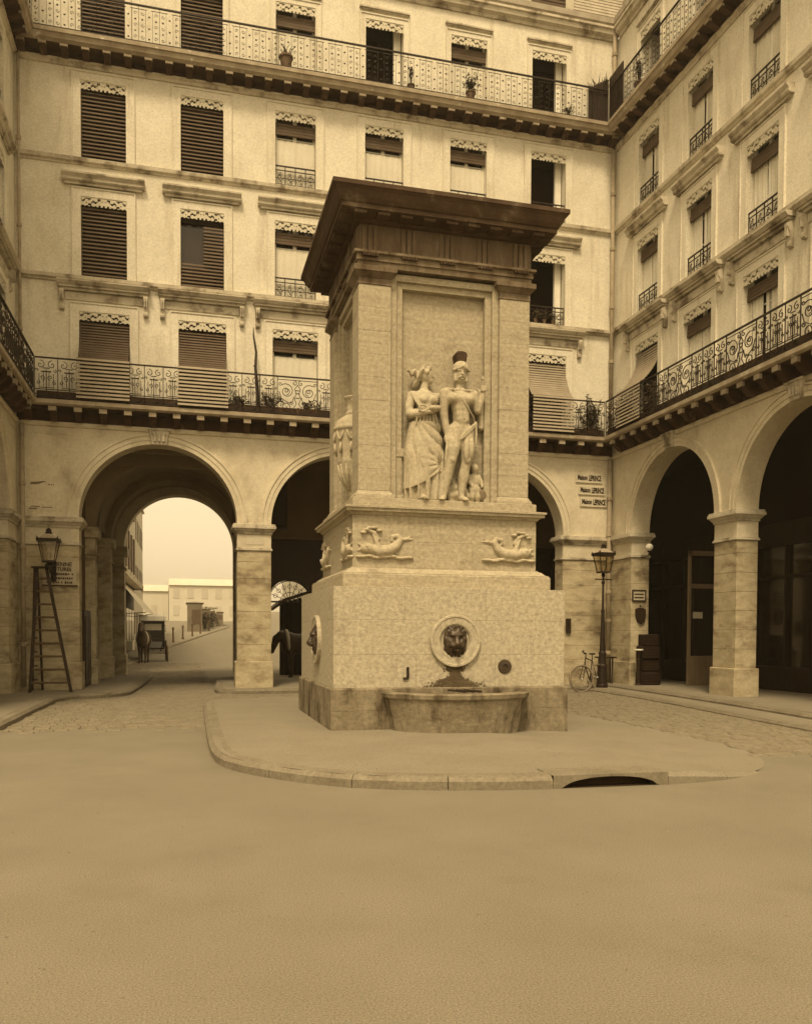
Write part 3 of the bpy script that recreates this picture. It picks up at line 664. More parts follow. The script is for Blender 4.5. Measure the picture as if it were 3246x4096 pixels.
            for k in range(n_): inst('railing_panel', fm, R_, O(s0 + (k + .5)*w_, pv, zb))
    # ---- arcade: spandrels, archivolts, keystones, piers
    for ai, (a, b) in enumerate(arches):
        c, r = (a + b)/2, (b - a)/2; N = 40; mb = MB(F)
        pts = [(c - r*math.cos(math.pi*i/N), ZSP + r*math.sin(math.pi*i/N)) for i in range(N + 1)]
        for (ua, za), (ub, zb_) in zip(pts, pts[1:]):
            mb.poly([(ua, 0, za), (ub, 0, zb_), (ub, 0, ZARC), (ua, 0, ZARC)]); mb.poly([(ua, -T, za), (ub, -T, zb_), (ub, -T, ZARC), (ua, -T, ZARC)])
            mb.poly([(ua, 0, za), (ua, -T, za), (ub, -T, zb_), (ub, 0, zb_)])
        mb.build('arch', ARCADE, B, recalc=False)
        mb = MB(F)
        for r0_, r1_, pr in ((0.0, 0.10, .022), (0.10, 0.21, .038), (0.21, 0.255, .06)):
            ringv = []
            for i in range(N + 1):
                th = math.pi*i/N; cu, sz = -math.cos(th), math.sin(th)
                ringv.append([mb.pt((c + (r + rr)*cu, vv, ZSP + (r + rr)*sz)) for rr, vv in ((r0_ + .001, 0), (r0_ + .001, pr), (r1_, pr), (r1_, 0))])
            for A_, B_ in zip(ringv, ringv[1:]):
                for k in range(3): mb.q.append((A_[k], A_[k + 1], B_[k + 1], B_[k]))
        mb.build('archivolt', ARCADE, B, recalc=False)
        mb = MB(F); mb.frustum((c - .17, c + .17, -.05, .09), (c - .24, c + .24, -.05, .13), ZSP + r - .03, ZSP + r + .31); mb.box(c - .27, c + .27, -.05, .15, ZSP + r + .31, ZSP + r + .36)
        for k in (-.1, 0, .1): mb.box(c + k - .03, c + k + .03, .09, .15, ZSP + r + .04, ZSP + r + .22)
        for k in (-.13, .13): mb.lathe([(0.02, 0), (.05, .02), (.05, .05), (.02, .06)], (c + k, .10, ZSP + r + .24), 8, 1)
        mb.build('keystone', TRIM, B, bevel=0.01)
    for pi, (a, b) in enumerate(piers):
        full = (a, b)
        mb = MB(F); mb.box(a, b, -T, 0, ZSP, ZARC)
        mb.build('spandrel', ARCADE, B)
        for s_, e_ in ((a, b),):
            if e_ - s_ > 1.0:      # incised panel line on a broad spandrel
                mb = MB(F); mb.box(s_ + .15, e_ - .12, -.01, .010, 6.22, 6.235); mb.build('panel_fillet', ARCADE, B)
        P_ = MB(F); P_.box(a - .05, b + .05, -T - .05, .05, pavez - .1, 0.78); pl = P_.build('pier_plinth', PIER, B, bevel=0.015)
        zc = [0.78, 1.20, 1.62, 2.04, 2.46, 2.88, 3.30, 3.585]
        for k, (c, d) in enumerate(zip(zc, zc[1:])):
            jt = 0.0025
            mb = MB(F); mb.box(a, b, -T, 0, c + jt, d - jt); mb.build('stone', PIER, B, bevel=0.006)
        mb = MB(F); mb.box(a + .012, b - .012, -T + .012, -.012, 0.5, 3.6); mb.build('pier_core', SOOT_SHADE, B)
        mb = MB(F); mb.box(a - .035, b + .035, -T - .035, .035, 3.585, 3.625); mb.box(a - .015, b + .015, -T - .015, .015, 3.625, 3.66); mb.build('necking', TRIM, B, bevel=0.008)
        mb = MB(F); mb.box(a, b, -T, 0, 3.662, 4.0); mb.build('pier_neck', ARCADE, B)
        mb = MB(F); mb.box(a - .03, b + .03, -T - .03, .03, 4.0, 4.05); mb.frustum((a - .04, b + .04, -T - .04, .04), (a - .10, b + .10, -T - .10, .10), 4.05, 4.13); mb.box(a - .12, b + .12, -T - .12, .12, 4.13, 4.20); mb.box(a - .10, b + .10, -T - .10, .10, 4.20, 4.248)
        mb.build('impost', TRIM, B, bevel=0.006)
    return B

def FB(u, v, z): return Vector((u, 22.2 - v, z))
def FR(u, v, z): return Vector((11.58 - v, 22.2 - u, z*1.0006))
def FL(u, v, z): return Vector((-3.85 + v, 22.2 - u, z*1.0006))
WB = [-1.88, 0.41, 2.70, 4.99, 7.28, 9.57]
modesB = {(3, 0): 'blind', (3, 1): 'blind', (3, 2): 'curtain', (3, 3): 'curtain', (3, 4): 'curtain', (3, 5): 'open',
          (2, 0): 'blind', (2, 1): 'half', (2, 2): 'curtain', (2, 3): 'curtain', (2, 4): 'curtain', (2, 5): 'open',
          (1, 0): 'drape', (1, 1): 'drape', (1, 2): 'curtain', (1, 3): 'curtain', (1, 4): 'curtain', (1, 5): 'drape',
          (4, 0): 'blind', (4, 1): 'blind', (4, 2): 'curtain', (4, 3): 'open', (4, 4): 'curtain', (4, 5): 'open'}
back = wing('back', 'pale arcaded stone building across the back of the court, six windows wide, behind the fountain', FB, (4, 22.4, 0), -3.85, 11.58, WB,
            [(-2.49, 1.24), (2.09, 5.81), (6.40, 10.12)], [(-3.85, -2.49), (1.24, 2.09), (5.81, 6.40), (10.12, 11.58)], modesB, (-3.85, 11.58), rail_u=(-3.85 + .47, 11.58 - .47))
WR = [1.84, 4.15, 6.45, 8.75]
modesR = {(1, 0): 'drape', (3, 0): 'sash', (4, 0): 'open', (4, 1): 'open'}
right = wing('right', 'pale arcaded stone building on the right side of the court with curtained windows', FR, (12.0, 16.0, 0), 0.0, 10.4, WR,
             [(1.18, 4.95), (5.78, 9.55)], [(0.004, 1.18), (4.95, 5.78), (9.55, 10.4)], modesR, (P_BAL + .012, 10.4), pavez=0.165, cap_ends=(True, False))
WL = [1.84, 4.15]
left = wing('left', 'pale arcaded stone building on the left edge of the court', FL, (-4.2, 19.0, 0), 0.0, 5.8, WL,
            [(1.18, 4.95)], [(0.004, 1.18), (4.95, 5.8)], {(1, 0): 'sash'}, (P_BAL + .012, 5.8), cap_ends=(True, False))

# ------------------------------------------------------------------ galleries and the street passage behind the arcades
def gal(name, mb, mt, parent, **k): return mb.build(name, mt, parent, recalc=False, **k)
# back wing: ceiling, rear wall with the little arched gateway, shop boards
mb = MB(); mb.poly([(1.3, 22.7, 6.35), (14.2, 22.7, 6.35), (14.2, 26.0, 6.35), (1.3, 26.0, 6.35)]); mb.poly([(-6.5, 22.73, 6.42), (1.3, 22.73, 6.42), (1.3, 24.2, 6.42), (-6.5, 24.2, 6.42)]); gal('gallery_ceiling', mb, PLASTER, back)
GX, GR, GS = 3.02, 0.66, 2.45
mb = MB(); N = 20
pts = [(GX - GR*math.cos(math.pi*i/N), GS + GR*math.sin(math.pi*i/N)) for i in range(N + 1)]
for (a, za), (b, zb) in zip(pts, pts[1:]):
    mb.poly([(a, 26, za), (b, 26, zb), (b, 26, 4.38), (a, 26, 4.38)]); mb.poly([(a, 26, za), (b, 26, zb), (b, 26.5, zb), (a, 26.5, za)])
for a, b in ((1.56, GX - GR), (GX + GR, 14.2)): mb.poly([(a, 26, 0), (b, 26, 0), (b, 26, 4.38), (a, 26, 4.38)])
for x in (GX - GR, GX + GR): mb.poly([(x, 26, 0), (x, 26.5, 0), (x, 26.5, GS), (x, 26, GS)])
gal('shopfront_boarding', mb, DARKWOOD, back)
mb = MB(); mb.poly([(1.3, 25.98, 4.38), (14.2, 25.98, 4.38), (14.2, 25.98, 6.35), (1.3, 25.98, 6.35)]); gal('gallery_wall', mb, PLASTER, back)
mb = MB(); mb.box(1.5, 14.2, 25.85, 25.98, 4.30, 4.40); mb.build('fascia_board', MIDWOOD, back)
mb = MB(); mb.box(2.2, 2.9, 25.86, 25.975, 4.6, 6.1); mb.box(2.28, 2.82, 25.80, 25.86, 4.7, 6.0); mb.build('gallery_window', DARKWOOD, back)
for k in range(9):
    mb = MB(); x = 4.1 + k*1.05; mb.box(x, x + .95, 25.90, 25.99, 0.3, 4.1); mb.box(x + .1, x + .85, 25.87, 25.90, 1.2, 3.9); mb.build('shopfront_panel', DARKWOOD, back, bevel=0.01)
# iron fanlight in the gateway
mb = MB(); mb.tube([(GX - (GR - .03)*math.cos(math.pi*i/16), 26.2, GS + (GR - .03)*math.sin(math.pi*i/16)) for i in range(17)], .02, 4); mb.box(GX - GR, GX + GR, 26.18, 26.22, GS - .03, GS + .02)
for k in range(1, 8):
    th = math.pi*k/8; mb.tube([(GX - .12*math.cos(th), 26.2, GS + .12*math.sin(th)), (GX - GR*math.cos(th), 26.2, GS + GR*math.sin(th))], .012, 4)
    mb.tube([(GX - .46*math.cos(th) + dx, 26.2, GS + .46*math.sin(th) + dz) for dx, dz in [(.06*math.cos(q), .06*math.sin(q)) for q in [i*math.pi/4 for i in range(9)]]], .011, 4)
mb.tube([(GX - .28*math.cos(math.pi*i/16), 26.2, GS + .28*math.sin(math.pi*i/16)) for i in range(17)], .012, 4)
mb.build('fanlight_grille', IRON, back)
# street passage: side walls, piers, ribs, barrel vault, far arch
def arch_ring(c, r, zs, y0, y1, wid, name, mt, parent, ztop=7.2, xl=None, xr=None):
    mb = MB(); N = 32; p = [(c - r*math.cos(math.pi*i/N), zs + r*math.sin(math.pi*i/N)) for i in range(N + 1)]
    xl = c - r - wid if xl is None else xl; xr = c + r + wid if xr is None else xr
    for (a, za), (b, zb) in zip(p, p[1:]):
        mb.poly([(a, y0, za), (b, y0, zb), (b, y1, zb), (a, y1, za)])
        mb.poly([(a, y0, za), (b, y0, zb), (b, y0, ztop), (a, y0, ztop)]); mb.poly([(a, y1, za), (b, y1, zb), (b, y1, ztop), (a, y1, ztop)])
    for a, b in ((xl, c - r), (c + r, xr)):
        mb.poly([(a, y0, zs), (b, y0, zs), (b, y0, ztop), (a, y0, ztop)]); mb.poly([(a, y1, zs), (b, y1, zs), (b, y1, ztop), (a, y1, ztop)])
    return mb.build(name, mt, parent, recalc=False)
VAULT = mat('vault_plaster', (0.30, 0.215, 0.11), (0.20, 0.14, 0.07), 1.2, bump=0.1)
mb = MB(); mb.box(-6.0, 1.6, 24.2, 24.45, 5.95, 6.4); mb.box(-3.0, 1.4, 23.3, 23.5, 6.12, 6.42); mb.build('ceiling_beam', VAULT, back)
mb = MB(); N = 30
for y0, y1, r in ((25.0, 27.2, 1.98), (27.7, 30.0, 1.95)):
    p = [(-.32 - r*math.cos(math.pi*i/N), 4.35 + r*math.sin(math.pi*i/N)) for i in range(N + 1)]
    for (a, za), (b, zb) in zip(p, p[1:]): mb.poly([(a, y0, za), (b, y0, zb), (b, y1, zb), (a, y1, za)])
mb.build('passage_vault', VAULT, back, recalc=False)
arch_ring(-.45, 1.88, 4.30, 24.45, 25.0, .5, 'passage_rib', VAULT, back)
arch_ring(-.33, 1.82, 4.28, 27.2, 27.7, .5, 'passage_rib', VAULT, back)
arch_ring(-.20, 1.74, 4.30, 29.6, 30.2, .5, 'passage_rib', ARCADE, back, xl=-6.0, xr=3.0)
mb = MB(); mb.poly([(-2.62, 22.73, 0), (-2.45, 30, 0), (-2.45, 30, 7), (-2.62, 22.73, 7)]); mb.poly([(1.58, 24.8, 0), (1.58, 30, 0), (1.58, 30, 7), (1.58, 24.8, 7)]); mb.poly([(-6, 30.2, 0), (-1.94, 30.2, 0), (-1.94, 30.2, 4.4), (-6, 30.2, 4.4)]); mb.poly([(-2.6, 22.7, 6.9), (1.6, 22.7, 6.9), (1.6, 30.2, 6.9), (-2.6, 30.2, 6.9)])
gal('passage_wall', mb, PLASTER, back)
for y0, y1, x1 in ((24.35, 24.95, -2.33), (27.1, 27.65, -2.16), (29.5, 30.2, -1.94)):
    mb = MB(); mb.box(-2.75, x1, y0, y1, .12, 4.0); mb.box(-2.8, x1 + .05, y0 - .05, y1 + .05, .1, .78); mb.box(-2.8, x1 + .06, y0 - .06, y1 + .06, 3.55, 3.61); mb.box(-2.8, x1 + .10, y0 - .1, y1 + .1, 4.0, 4.28); mb.build('passage_pier', PIER, back, bevel=0.012)
mb = MB(); mb.box(1.54, 2.2, 29.6, 30.2, .1, 4.3); mb.build('passage_pier', PIER, back, bevel=0.012)
# dark gate leaf folded against the passage wall
mb = MB(); mb.box(-2.56, -2.44, 22.78, 24.2, .14, 2.05); mb.box(-2.44, -2.42, 22.9, 23.4, .3, 1.9); mb.box(-2.44, -2.42, 23.5, 24.1, .3, 1.9); mb.build('passage_door', DARKWOOD, back)
# yard seen through the small gateway: side walls stop stray light, a plank shed stands in it
mb = MB(); mb.poly([(1.62, 26.5, 0), (1.62, 30, 0), (1.62, 30, 5), (1.62, 26.5, 5)]); gal('yard_wall', mb, PLASTER, back)
shed = thing('plank_shed', 'dark lean-to shed of upright planks seen through the little gateway behind the fountain', 'shed', (4.2, 31.0, 0))
for k in range(22):
    mb = MB(); x = 3.22 + k*.16; mb.box(x, x + .152, 31.0 + (k % 2)*.014, 31.05 + (k % 2)*.014, 0, 2.6 + .25*(x - 3.2)); mb.build('plank', DARKWOOD, shed)
mb = MB(); mb.box(3.25, 6.7, 31.1, 31.16, 0, 2.6); mb.build('lining', ROOM, shed)
mb = MB(); mb.prism([(2.95, 2.40), (3.4, 2.75), (6.9, 3.9), (6.9, 3.8), (3.4, 2.62), (2.95, 2.30)], 1, 30.7, 33.0); mb.build('roof', MIDWOOD, shed)
# right gallery
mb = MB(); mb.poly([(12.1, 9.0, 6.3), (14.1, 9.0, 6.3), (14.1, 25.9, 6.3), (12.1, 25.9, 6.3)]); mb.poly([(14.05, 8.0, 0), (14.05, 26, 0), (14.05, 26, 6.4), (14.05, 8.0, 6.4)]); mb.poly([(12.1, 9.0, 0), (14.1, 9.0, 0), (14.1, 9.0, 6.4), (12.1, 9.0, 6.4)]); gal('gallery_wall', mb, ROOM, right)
for k in range(7):
    y = 10.2 + k*2.2
    mb = MB(); mb.box(13.93, 14.04, y, y + 2.1, .165, .75); mb.box(13.93, 14.04, y, y + .1, .75, 3.7); mb.box(13.93, 14.04, y + 1.0, y + 1.08, .75, 3.7); mb.box(13.9, 14.04, y, y + 2.1, 3.7, 4.25); mb.box(13.94, 14.04, y + .1, y + 2.1, 2.9, 2.97); mb.build('shopfront_panel', DARKWOOD, right, bevel=0.006)
    mb = MB(); mb.poly([(14.03, y + .1, .75), (14.03, y + 2.1, .75), (14.03, y + 2.1, 3.7), (14.03, y + .1, 3.7)]); mb.build('pane', GLASS, right, recalc=False)
# glazed shop door standing open behind the second pier
door = MB(); X0, X1, Y0 = 12.90, 13.80, 20.35
door.box(X0, X0 + .09, Y0, Y0 + .06, .165, 3.75); door.box(X1 - .09, X1, Y0, Y0 + .06, .165, 3.75); door.box(X0, X1, Y0, Y0 + .06, 3.62, 3.75); door.box(X0 + .09, X1 - .09, Y0, Y0 + .06, .165, .95); door.box(X0 + .09, X1 - .09, Y0, Y0 + .06, 2.75, 2.87)
DOORW = mat('varnished_door', (0.24, 0.165, 0.09), (0.17, 0.112, 0.058), 4.0, rough=0.5, stretch=(4, 4, .6))
D_ = door.build('shop_door', DOORW, right, bevel=0.006)
mb = MB(); mb.poly([(X0 + .09, Y0 + .03, .95), (X1 - .09, Y0 + .03, .95), (X1 - .09, Y0 + .03, 3.62), (X0 + .09, Y0 + .03, 3.62)]); mb.build('pane', GLASS, D_, recalc=False)
mb = MB(); mb.box(X0 + .14, X0 + .42, Y0 - .02, Y0, 1.95, 2.12); mb.build('notice', PAPER, D_)
# left gallery
mb = MB(); mb.poly([(-6.4, 13, 6.3), (-4.4, 13, 6.3), (-4.4, 22.3, 6.3), (-6.4, 22.3, 6.3)]); mb.poly([(-6.35, 13, 0), (-6.35, 24, 0), (-6.35, 24, 6.4), (-6.35, 13, 6.4)]); gal('gallery_wall', mb, PLASTER, left)
mb = MB(); mb.poly([(-6.5, 24.2, 0), (-2.7, 24.2, 0), (-2.7, 24.2, 6.4), (-6.5, 24.2, 6.4)]); gal('gallery_wall', mb, PLASTER, left)
# drainpipes in the corners
def pipe(x, y, z0, z1, r, parent, breaks):
    mb = MB(); mb.tube([(x, y, z0), (x, y, z1)], r, 10); p = mb.build('drainpipe', PIPE, parent, smooth=True)
    for z in breaks:
        c = MB(); c.lathe([(r + .002, -.05), (r + .022, -.04), (r + .022, .04), (r + .002, .05)], (x, y, z), 10); c.build('pipe_collar', PIPE, p)
pipe(11.46, 22.08, .2, 6.4, .062, back, (1.0, 1.9, 2.7, 3.55, 4.3, 5.3)); pipe(11.46, 22.08, 6.93, 14.9, .055, back, (7.7, 9.1, 10.6, 12.2, 13.7)); pipe(11.46, 22.08, 15.41, 18.2, .055, back, (16.5, 17.5))
pipe(-3.72, 22.08, .2, 6.4, .055, back, (1.2, 2.6, 3.5, 5.0)); pipe(-3.74, 22.09, 6.93, 14.9, .035, back, (8.6, 11.0, 13.0))
# dormer in the slates
dm = MB(FB); dm.box(8.8, 10.3, -.45, -.05, 18.32, 20.2); dm.box(8.7, 10.4, -.47, .0, 20.2, 20.35); do = dm.build('dormer', TRIM, back)
mb = MB(FB); mb.box(9.05, 10.05, -.06, -.035, 18.45, 20.05); mb.build('dormer_shutter', BLIND, back)
for k in range(16):
    mb = MB(FB); mb.box(9.07, 10.03, -.04, -.015, 18.5 + k*.095, 18.56 + k*.095); mb.build('slat', BLIND, do)

# ------------------------------------------------------------------ the fountain
FX, FY = 3.77, 13.80
fount = thing('fountain', 'tall square stone wall fountain with relief figures, lion masks and blackened overhanging cornice', 'fountain', (FX, FY, 0.1))
def fbox(h, z0, z1, name, mt, bevel=0.012, hy=None):
    hy = h - 0.03 if hy is None else hy
    mb = MB(); mb.box(FX - h, FX + h, FY - hy, FY + hy, z0, z1); return mb.build(name, mt, fount, bevel=bevel)
def fprof(prof, name, mt, dy=-0.03, bevel=0):
    """square moulding: profile [(half width, z)]"""
    mb = MB(); rings = []
    for h, z in prof: rings.append([mb.pt(p) for p in ((FX - h, FY - h - dy, z), (FX + h, FY - h - dy, z), (FX + h, FY + h + dy, z), (FX - h, FY + h + dy, z))])
    for A, B in zip(rings, rings[1:]):
        for k in range(4): mb.q.append((A[k], A[(k + 1) % 4], B[(k + 1) % 4], B[k]))
    mb.q.append(tuple(reversed(rings[0]))); mb.q.append(tuple(rings[-1])); return mb.build(name, mt, fount, bevel=bevel)
def courses(h, zs, cols, name, mt, seed=1, inset=0.0):
    """square pile of ashlar blocks: the four faces laid course by course, joints left open"""
    rnd = random.Random(seed); hy = h - 0.03; j = 0.001; th = 0.35
    for ci, (a, b) in enumerate(zip(zs, zs[1:])):
        cuts = [-h] + sorted(-h + 2*h*(k + (0.5 if ci % 2 else 0) + rnd.uniform(-.12, .12))/cols for k in range(1, cols)) + [h]
        cuts = [c for c in cuts if abs(c) > h - 1e-6 or h - abs(c) > 0.2]
        for (p, q) in zip(cuts, cuts[1:]):
            for s in (-1, 1):
                mb = MB(); y0, y1 = sorted((FY + s*hy, FY + s*(hy - th))); pr = rnd.uniform(0, .0025)
                mb.box(FX + p + j, FX + q - j, y0 - (pr if s < 0 else 0), y1, a + j, b - j); mb.build(name, mt, fount, bevel=0.002)
        cy = [-hy + th] + sorted(-hy + 2*hy*(k + (0 if ci % 2 else 0.5))/cols for k in range(1, cols)) + [hy - th]
        cy = [c for i, c in enumerate(cy) if i in (0, len(cy) - 1) or abs(c) < hy - th - 0.15]
        for (p, q) in zip(cy, cy[1:]):
            for s in (-1, 1):
                mb = MB(); x0, x1 = sorted((FX + s*h, FX + s*(h - th))); mb.box(x0, x1, FY + p + j, FY + q - j, a + j, b - j); mb.build(name, mt, fount, bevel=0.002)
    hh = h - 0.012; mb = MB(); mb.box(FX - hh, FX + hh, FY - hh + .03, FY + hh - .03, zs[0], zs[-1] - .004); mb.build('core', SOOT_SHADE, fount)
courses(1.81, [-0.05, 0.40, 0.70], 3, 'stone', FPLINTH, 3)
fprof([(1.81, .70), (1.80, .715), (1.785, .722)], 'plinth_weathering', FPLINTH)
courses(1.765, [.722, 1.20, 1.70, 2.17], 3, 'stone', FOUNT2, 5)
fprof([(1.60, 2.17), (1.60, 2.36), (1.585, 2.37), (1.585, 2.385), (1.54, 2.40), (1.50, 2.44), (1.455, 2.46), (1.455, 2.475)], 'base_moulding', FOUNT)
courses(1.43, [2.475, 2.86, 3.235], 3, 'stone', FOUNT, 7)
fprof([(1.44, 3.235), (1.46, 3.25), (1.47, 3.275), (1.53, 3.285), (1.53, 3.325), (1.555, 3.33), (1.555, 3.36), (1.48, 3.375)], 'pedestal_cornice', FOUNT)
fprof([(1.43, 3.375), (1.43, 3.49), (1.40, 3.50)], 'pedestal_step', FOUNT)
# shaft: recessed panel core, corner pilasters in courses
SH = 1.33; FRONT = FY - SH + .03; LEFT = FX - SH
mb = MB(); mb.box(FX - SH + .22, FX + SH - .22, FY - SH + .25, FY + SH - .25, 3.49, 6.95); mb.build('panel_core', FOUNT, fount)
PW = 0.48
for sx in (-1, 1):
    for sy in (-1, 1):
        x0, x1 = sorted((FX + sx*SH, FX + sx*(SH - PW))); y0, y1 = sorted((FY + sy*(SH - .03), FY + sy*(SH - .03 - PW)))
        zs = [3.61, 3.93, 4.27, 4.60, 4.93, 5.27, 5.60, 5.94, 6.28, 6.60]
        for a, b in zip(zs, zs[1:]):
            mb = MB(); q = random.uniform(0, .003); mb.box(x0 - q, x1 + q, y0 - q, y1 + q, a + .0008, b - .0008); mb.build('stone', FOUNT, fount, bevel=0.002)
        mb = MB(); mb.box(x0 - .05, x1 + .05, y0 - .05, y1 + .05, 3.50, 3.545); mb.frustum((x0 - .04, x1 + .04, y0 - .04, y1 + .04), (x0, x1, y0, y1), 3.545, 3.61); mb.build('pilaster_base', FOUNT, fount, bevel=0.006)
        mb = MB(); mb.box(x0 - .012, x1 + .012, y0 - .012, y1 + .012, 6.60, 6.63); mb.box(x0, x1, y0, y1, 6.63, 6.70); mb.frustum((x0, x1, y0, y1), (x0 - .07, x1 + .07, y0 - .07, y1 + .07), 6.70, 6.77); mb.box(x0 - .08, x1 + .08, y0 - .08, y1 + .08, 6.77, 6.85); mb.build('pilaster_capital', FMID, fount, bevel=0.006)
# stepped frames round each of the four panels
def frame(side):
    for k, (i0, d0, d1, zt) in enumerate(((0.50, .06, .20, 6.82), (0.60, .11, .22, 6.73))):
        mb = MB(); a = SH - i0 + .02; w = .10
        for s in (-1, 1):
            p, q = sorted((s*a, s*(a - w)))
            if side in 'fb':
                sg = -1 if side == 'f' else 1; y0, y1 = sorted((FY + sg*(SH - .03 - d0), FY + sg*(SH - .03 - d1 - .02))); mb.box(FX + p, FX + q, y0, y1, 3.49, zt)
            else:
                sg = -1 if side == 'l' else 1; x0, x1 = sorted((FX + sg*(SH - d0), FX + sg*(SH - d1 - .02))); mb.box(x0, x1, FY + p, FY + q, 3.49, zt)
        if side in 'fb': mb.box(FX - a + w, FX + a - w, y0, y1, zt - w, zt)
        else: mb.box(x0, x1, FY - a + w, FY + a - w, zt - w, zt)
        mb.build('panel_frame', FOUNT, fount, bevel=0.004)
for s in 'fblr': frame(s)
# entablature
fprof([(1.30, 6.85), (1.35, 6.85), (1.35, 6.93), (1.37, 6.935), (1.37, 7.02), (1.41, 7.03), (1.41, 7.065), (1.34, 7.07)], 'architrave', FMID)
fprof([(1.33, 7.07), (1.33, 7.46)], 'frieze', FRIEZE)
for sx, sy in ((0, -1), (-1, 0), (1, 0), (0, 1)):       # triglyph strips and guttae on the frieze
    for k in range(5):
        t = -1.17 + k*2.34/4
        for dx in (-.085, 0, .085):
            mb = MB()
            if sy: y = FY + sy*1.30; mb.box(FX + t + dx - .03, FX + t + dx + .03, *sorted((y, y + sy*.026)), 7.075, 7.43)
            else: x = FX + sx*1.33; mb.box(*sorted((x, x + sx*.026)), FY + t + dx - .03, FY + t + dx + .03, 7.075, 7.43)
            mb.build('triglyph', FRIEZE, fount)
        mb = MB()
        if sy:
            y = FY + sy*1.34
            for g_ in range(6): mb.box(FX + t - .115 + g_*.04, FX + t - .115 + g_*.04 + .026, *sorted((y, y + sy*.05)), 6.985, 7.022)
        else:
            x = FX + sx*1.37
            for g_ in range(6): mb.box(*sorted((x, x + sx*.05)), FY + t - .115 + g_*.04, FY + t - .115 + g_*.04 + .026, 6.985, 7.022)
        mb.build('guttae', FDARK, fount)
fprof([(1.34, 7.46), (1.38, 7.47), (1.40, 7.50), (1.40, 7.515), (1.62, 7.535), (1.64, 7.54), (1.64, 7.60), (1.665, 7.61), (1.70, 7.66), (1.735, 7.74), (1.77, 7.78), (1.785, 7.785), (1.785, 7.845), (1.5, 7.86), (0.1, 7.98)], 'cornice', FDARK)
for sx, sy in ((0, -1), (-1, 0), (1, 0), (0, 1)):       # mutules under the corona
    for k in range(9):
        t = -1.36 + k*2.72/8; mb = MB()
        if sy: mb.box(FX + t - .09, FX + t + .09, *sorted((FY + sy*1.40, FY + sy*1.58)), 7.49, 7.53)
        else: mb.box(*sorted((FX + sx*1.43, FX + sx*1.61)), FY + t - .09, FY + t + .09, 7.49, 7.53)
        mb.build('mutule', FDARK, fount)
# ---- basin: half-round, walls tapering to the ground, hollow
mb = MB(); N = 36; bx, by = FX + .03, FY - 1.78
def bring(r, ry, z): return [mb.pt((bx - r*math.cos(math.pi*i/N), by - ry*math.sin(math.pi*i/N), z)) for i in range(N + 1)]
rings = [bring(.96, .66, .0), bring(1.0, .70, .30), bring(1.06, .76, .56), bring(1.10, .80, .60), bring(1.11, .81, .655), bring(1.08, .79, .67), bring(.95, .64, .672), bring(.93, .62, .60), bring(.90, .6, .45)]
for A, B in zip(rings, rings[1:]):
    for k in range(N): mb.q.append((A[k], A[k + 1], B[k + 1], B[k]))
basin = mb.build('basin', FPLINTH, fount, smooth=False, recalc=False)
mb = MB(); rr = bring(.93, .62, .52); mb.q.append(tuple(rr)); mb.build('basin_floor', FMID, fount, recalc=False)
mb = MB(); mb.box(bx - .95, bx + .95, by - .05, by - .012, .60, .725); mb.build('basin_ledge', FPLINTH, fount, bevel=0.01)
# drain grate bars over the basin
mb = MB()
for k in range(3): mb.tube([(bx - .14 + k*.12, by - .1, .69), (bx - .02 + k*.12, by - .52, .69)], .014, 5)
mb.build('basin_bar', IRON, fount)
# ---- lion masks in round frames, front and left
def lion_field(P):
    X, Y, Z = P                                     # mask faces -Y, centred on the origin
    d = ell(P, (0, .02, 0.03), (.135, .10, .175)); d = smin(d, ell(P, (0, -.05, .09), (.10, .07, .08)), .04)
    d = smin(d, cone(P, (0, -.08, .06), (0, -.135, -.045), .036, .045), .025); d = smin(d, ell(P, (0, -.10, -.075), (.068, .05, .042)), .025)
    for s in (-1, 1):
        d = smin(d, ell(P, (s*.055, -.095, .085), (.05, .03, .02)), .015); d = smin(d, ell(P, (s*.05, -.10, -.065), (.05, .05, .045)), .02); d = smin(d, ell(P, (s*.085, -.06, -.01), (.045, .05, .05)), .02)
        d = smax(d, -ell(P, (s*.055, -.12, .042), (.03, .035, .018)), .01); d = smin(d, ell(P, (s*.055, -.085, .042), (.02, .02, .014)), .005)
        d = smin(d, ell(P, (s*.115, -.03, .135), (.035, .04, .04)), .015)
        for k, (a, b, r) in enumerate((((s*.12, -.02, .10), (s*.155, -.01, -.02), .042), ((s*.13, -.03, .02), (s*.15, -.01, -.13), .045), ((s*.10, -.05, -.05), (s*.115, -.01, -.20), .042), ((s*.06, -.05, -.12), (s*.06, -.02, -.235), .036), ((s*.05, -.05, .16), (s*.10, -.02, .20), .035))): d = smin(d, cone(P, a, b, r, r*.6), .012)
    d = smin(d, cone(P, (0, -.06, -.13), (0, -.03, -.22), .04, .02), .015)
    d = smax(d, -ell(P, (0, -.13, -.125), (.05, .05, .022)), .01)
    return d + .006*np.sin(55*X + 18*Z)*np.clip((np.sqrt(X*X + Z*Z) - .1)/.06, 0, 1)
lion = sdf_mesh('lion_mask', lambda X, Y, Z: lion_field((X, Y, Z)), (-.26, -.22, -.28), (.26, .14, .28), .0085, BRONZE)
def medal(cx, cy, cz, axis):
    prof = [(.16, .0), (.215, .0), (.225, .025), (.25, .045), (.335, .05), (.35, .06), (.375, .06), (.385, .045), (.385, -.02)]
    mb = MB()
    if axis == 'f': mb.lathe([(r, -h) for r, h in prof], (cx, cy, cz), 48, 1, caps=False)
    else: mb.lathe([(r, -h) for r, h in prof], (cx, cy, cz), 48, 0, caps=False)
    o = mb.build('medallion', FOUNT2, fount, smooth=False, recalc=False)
    k = bpy.data.objects.new('lion_mask', lion); COL.objects.link(k); k.parent = o
    k.location = (cx, cy - .0, cz); WLOC[k.name] = Vector((cx, cy, cz))
    if axis != 'f': k.rotation_euler = (0, 0, -math.pi/2)
    return o
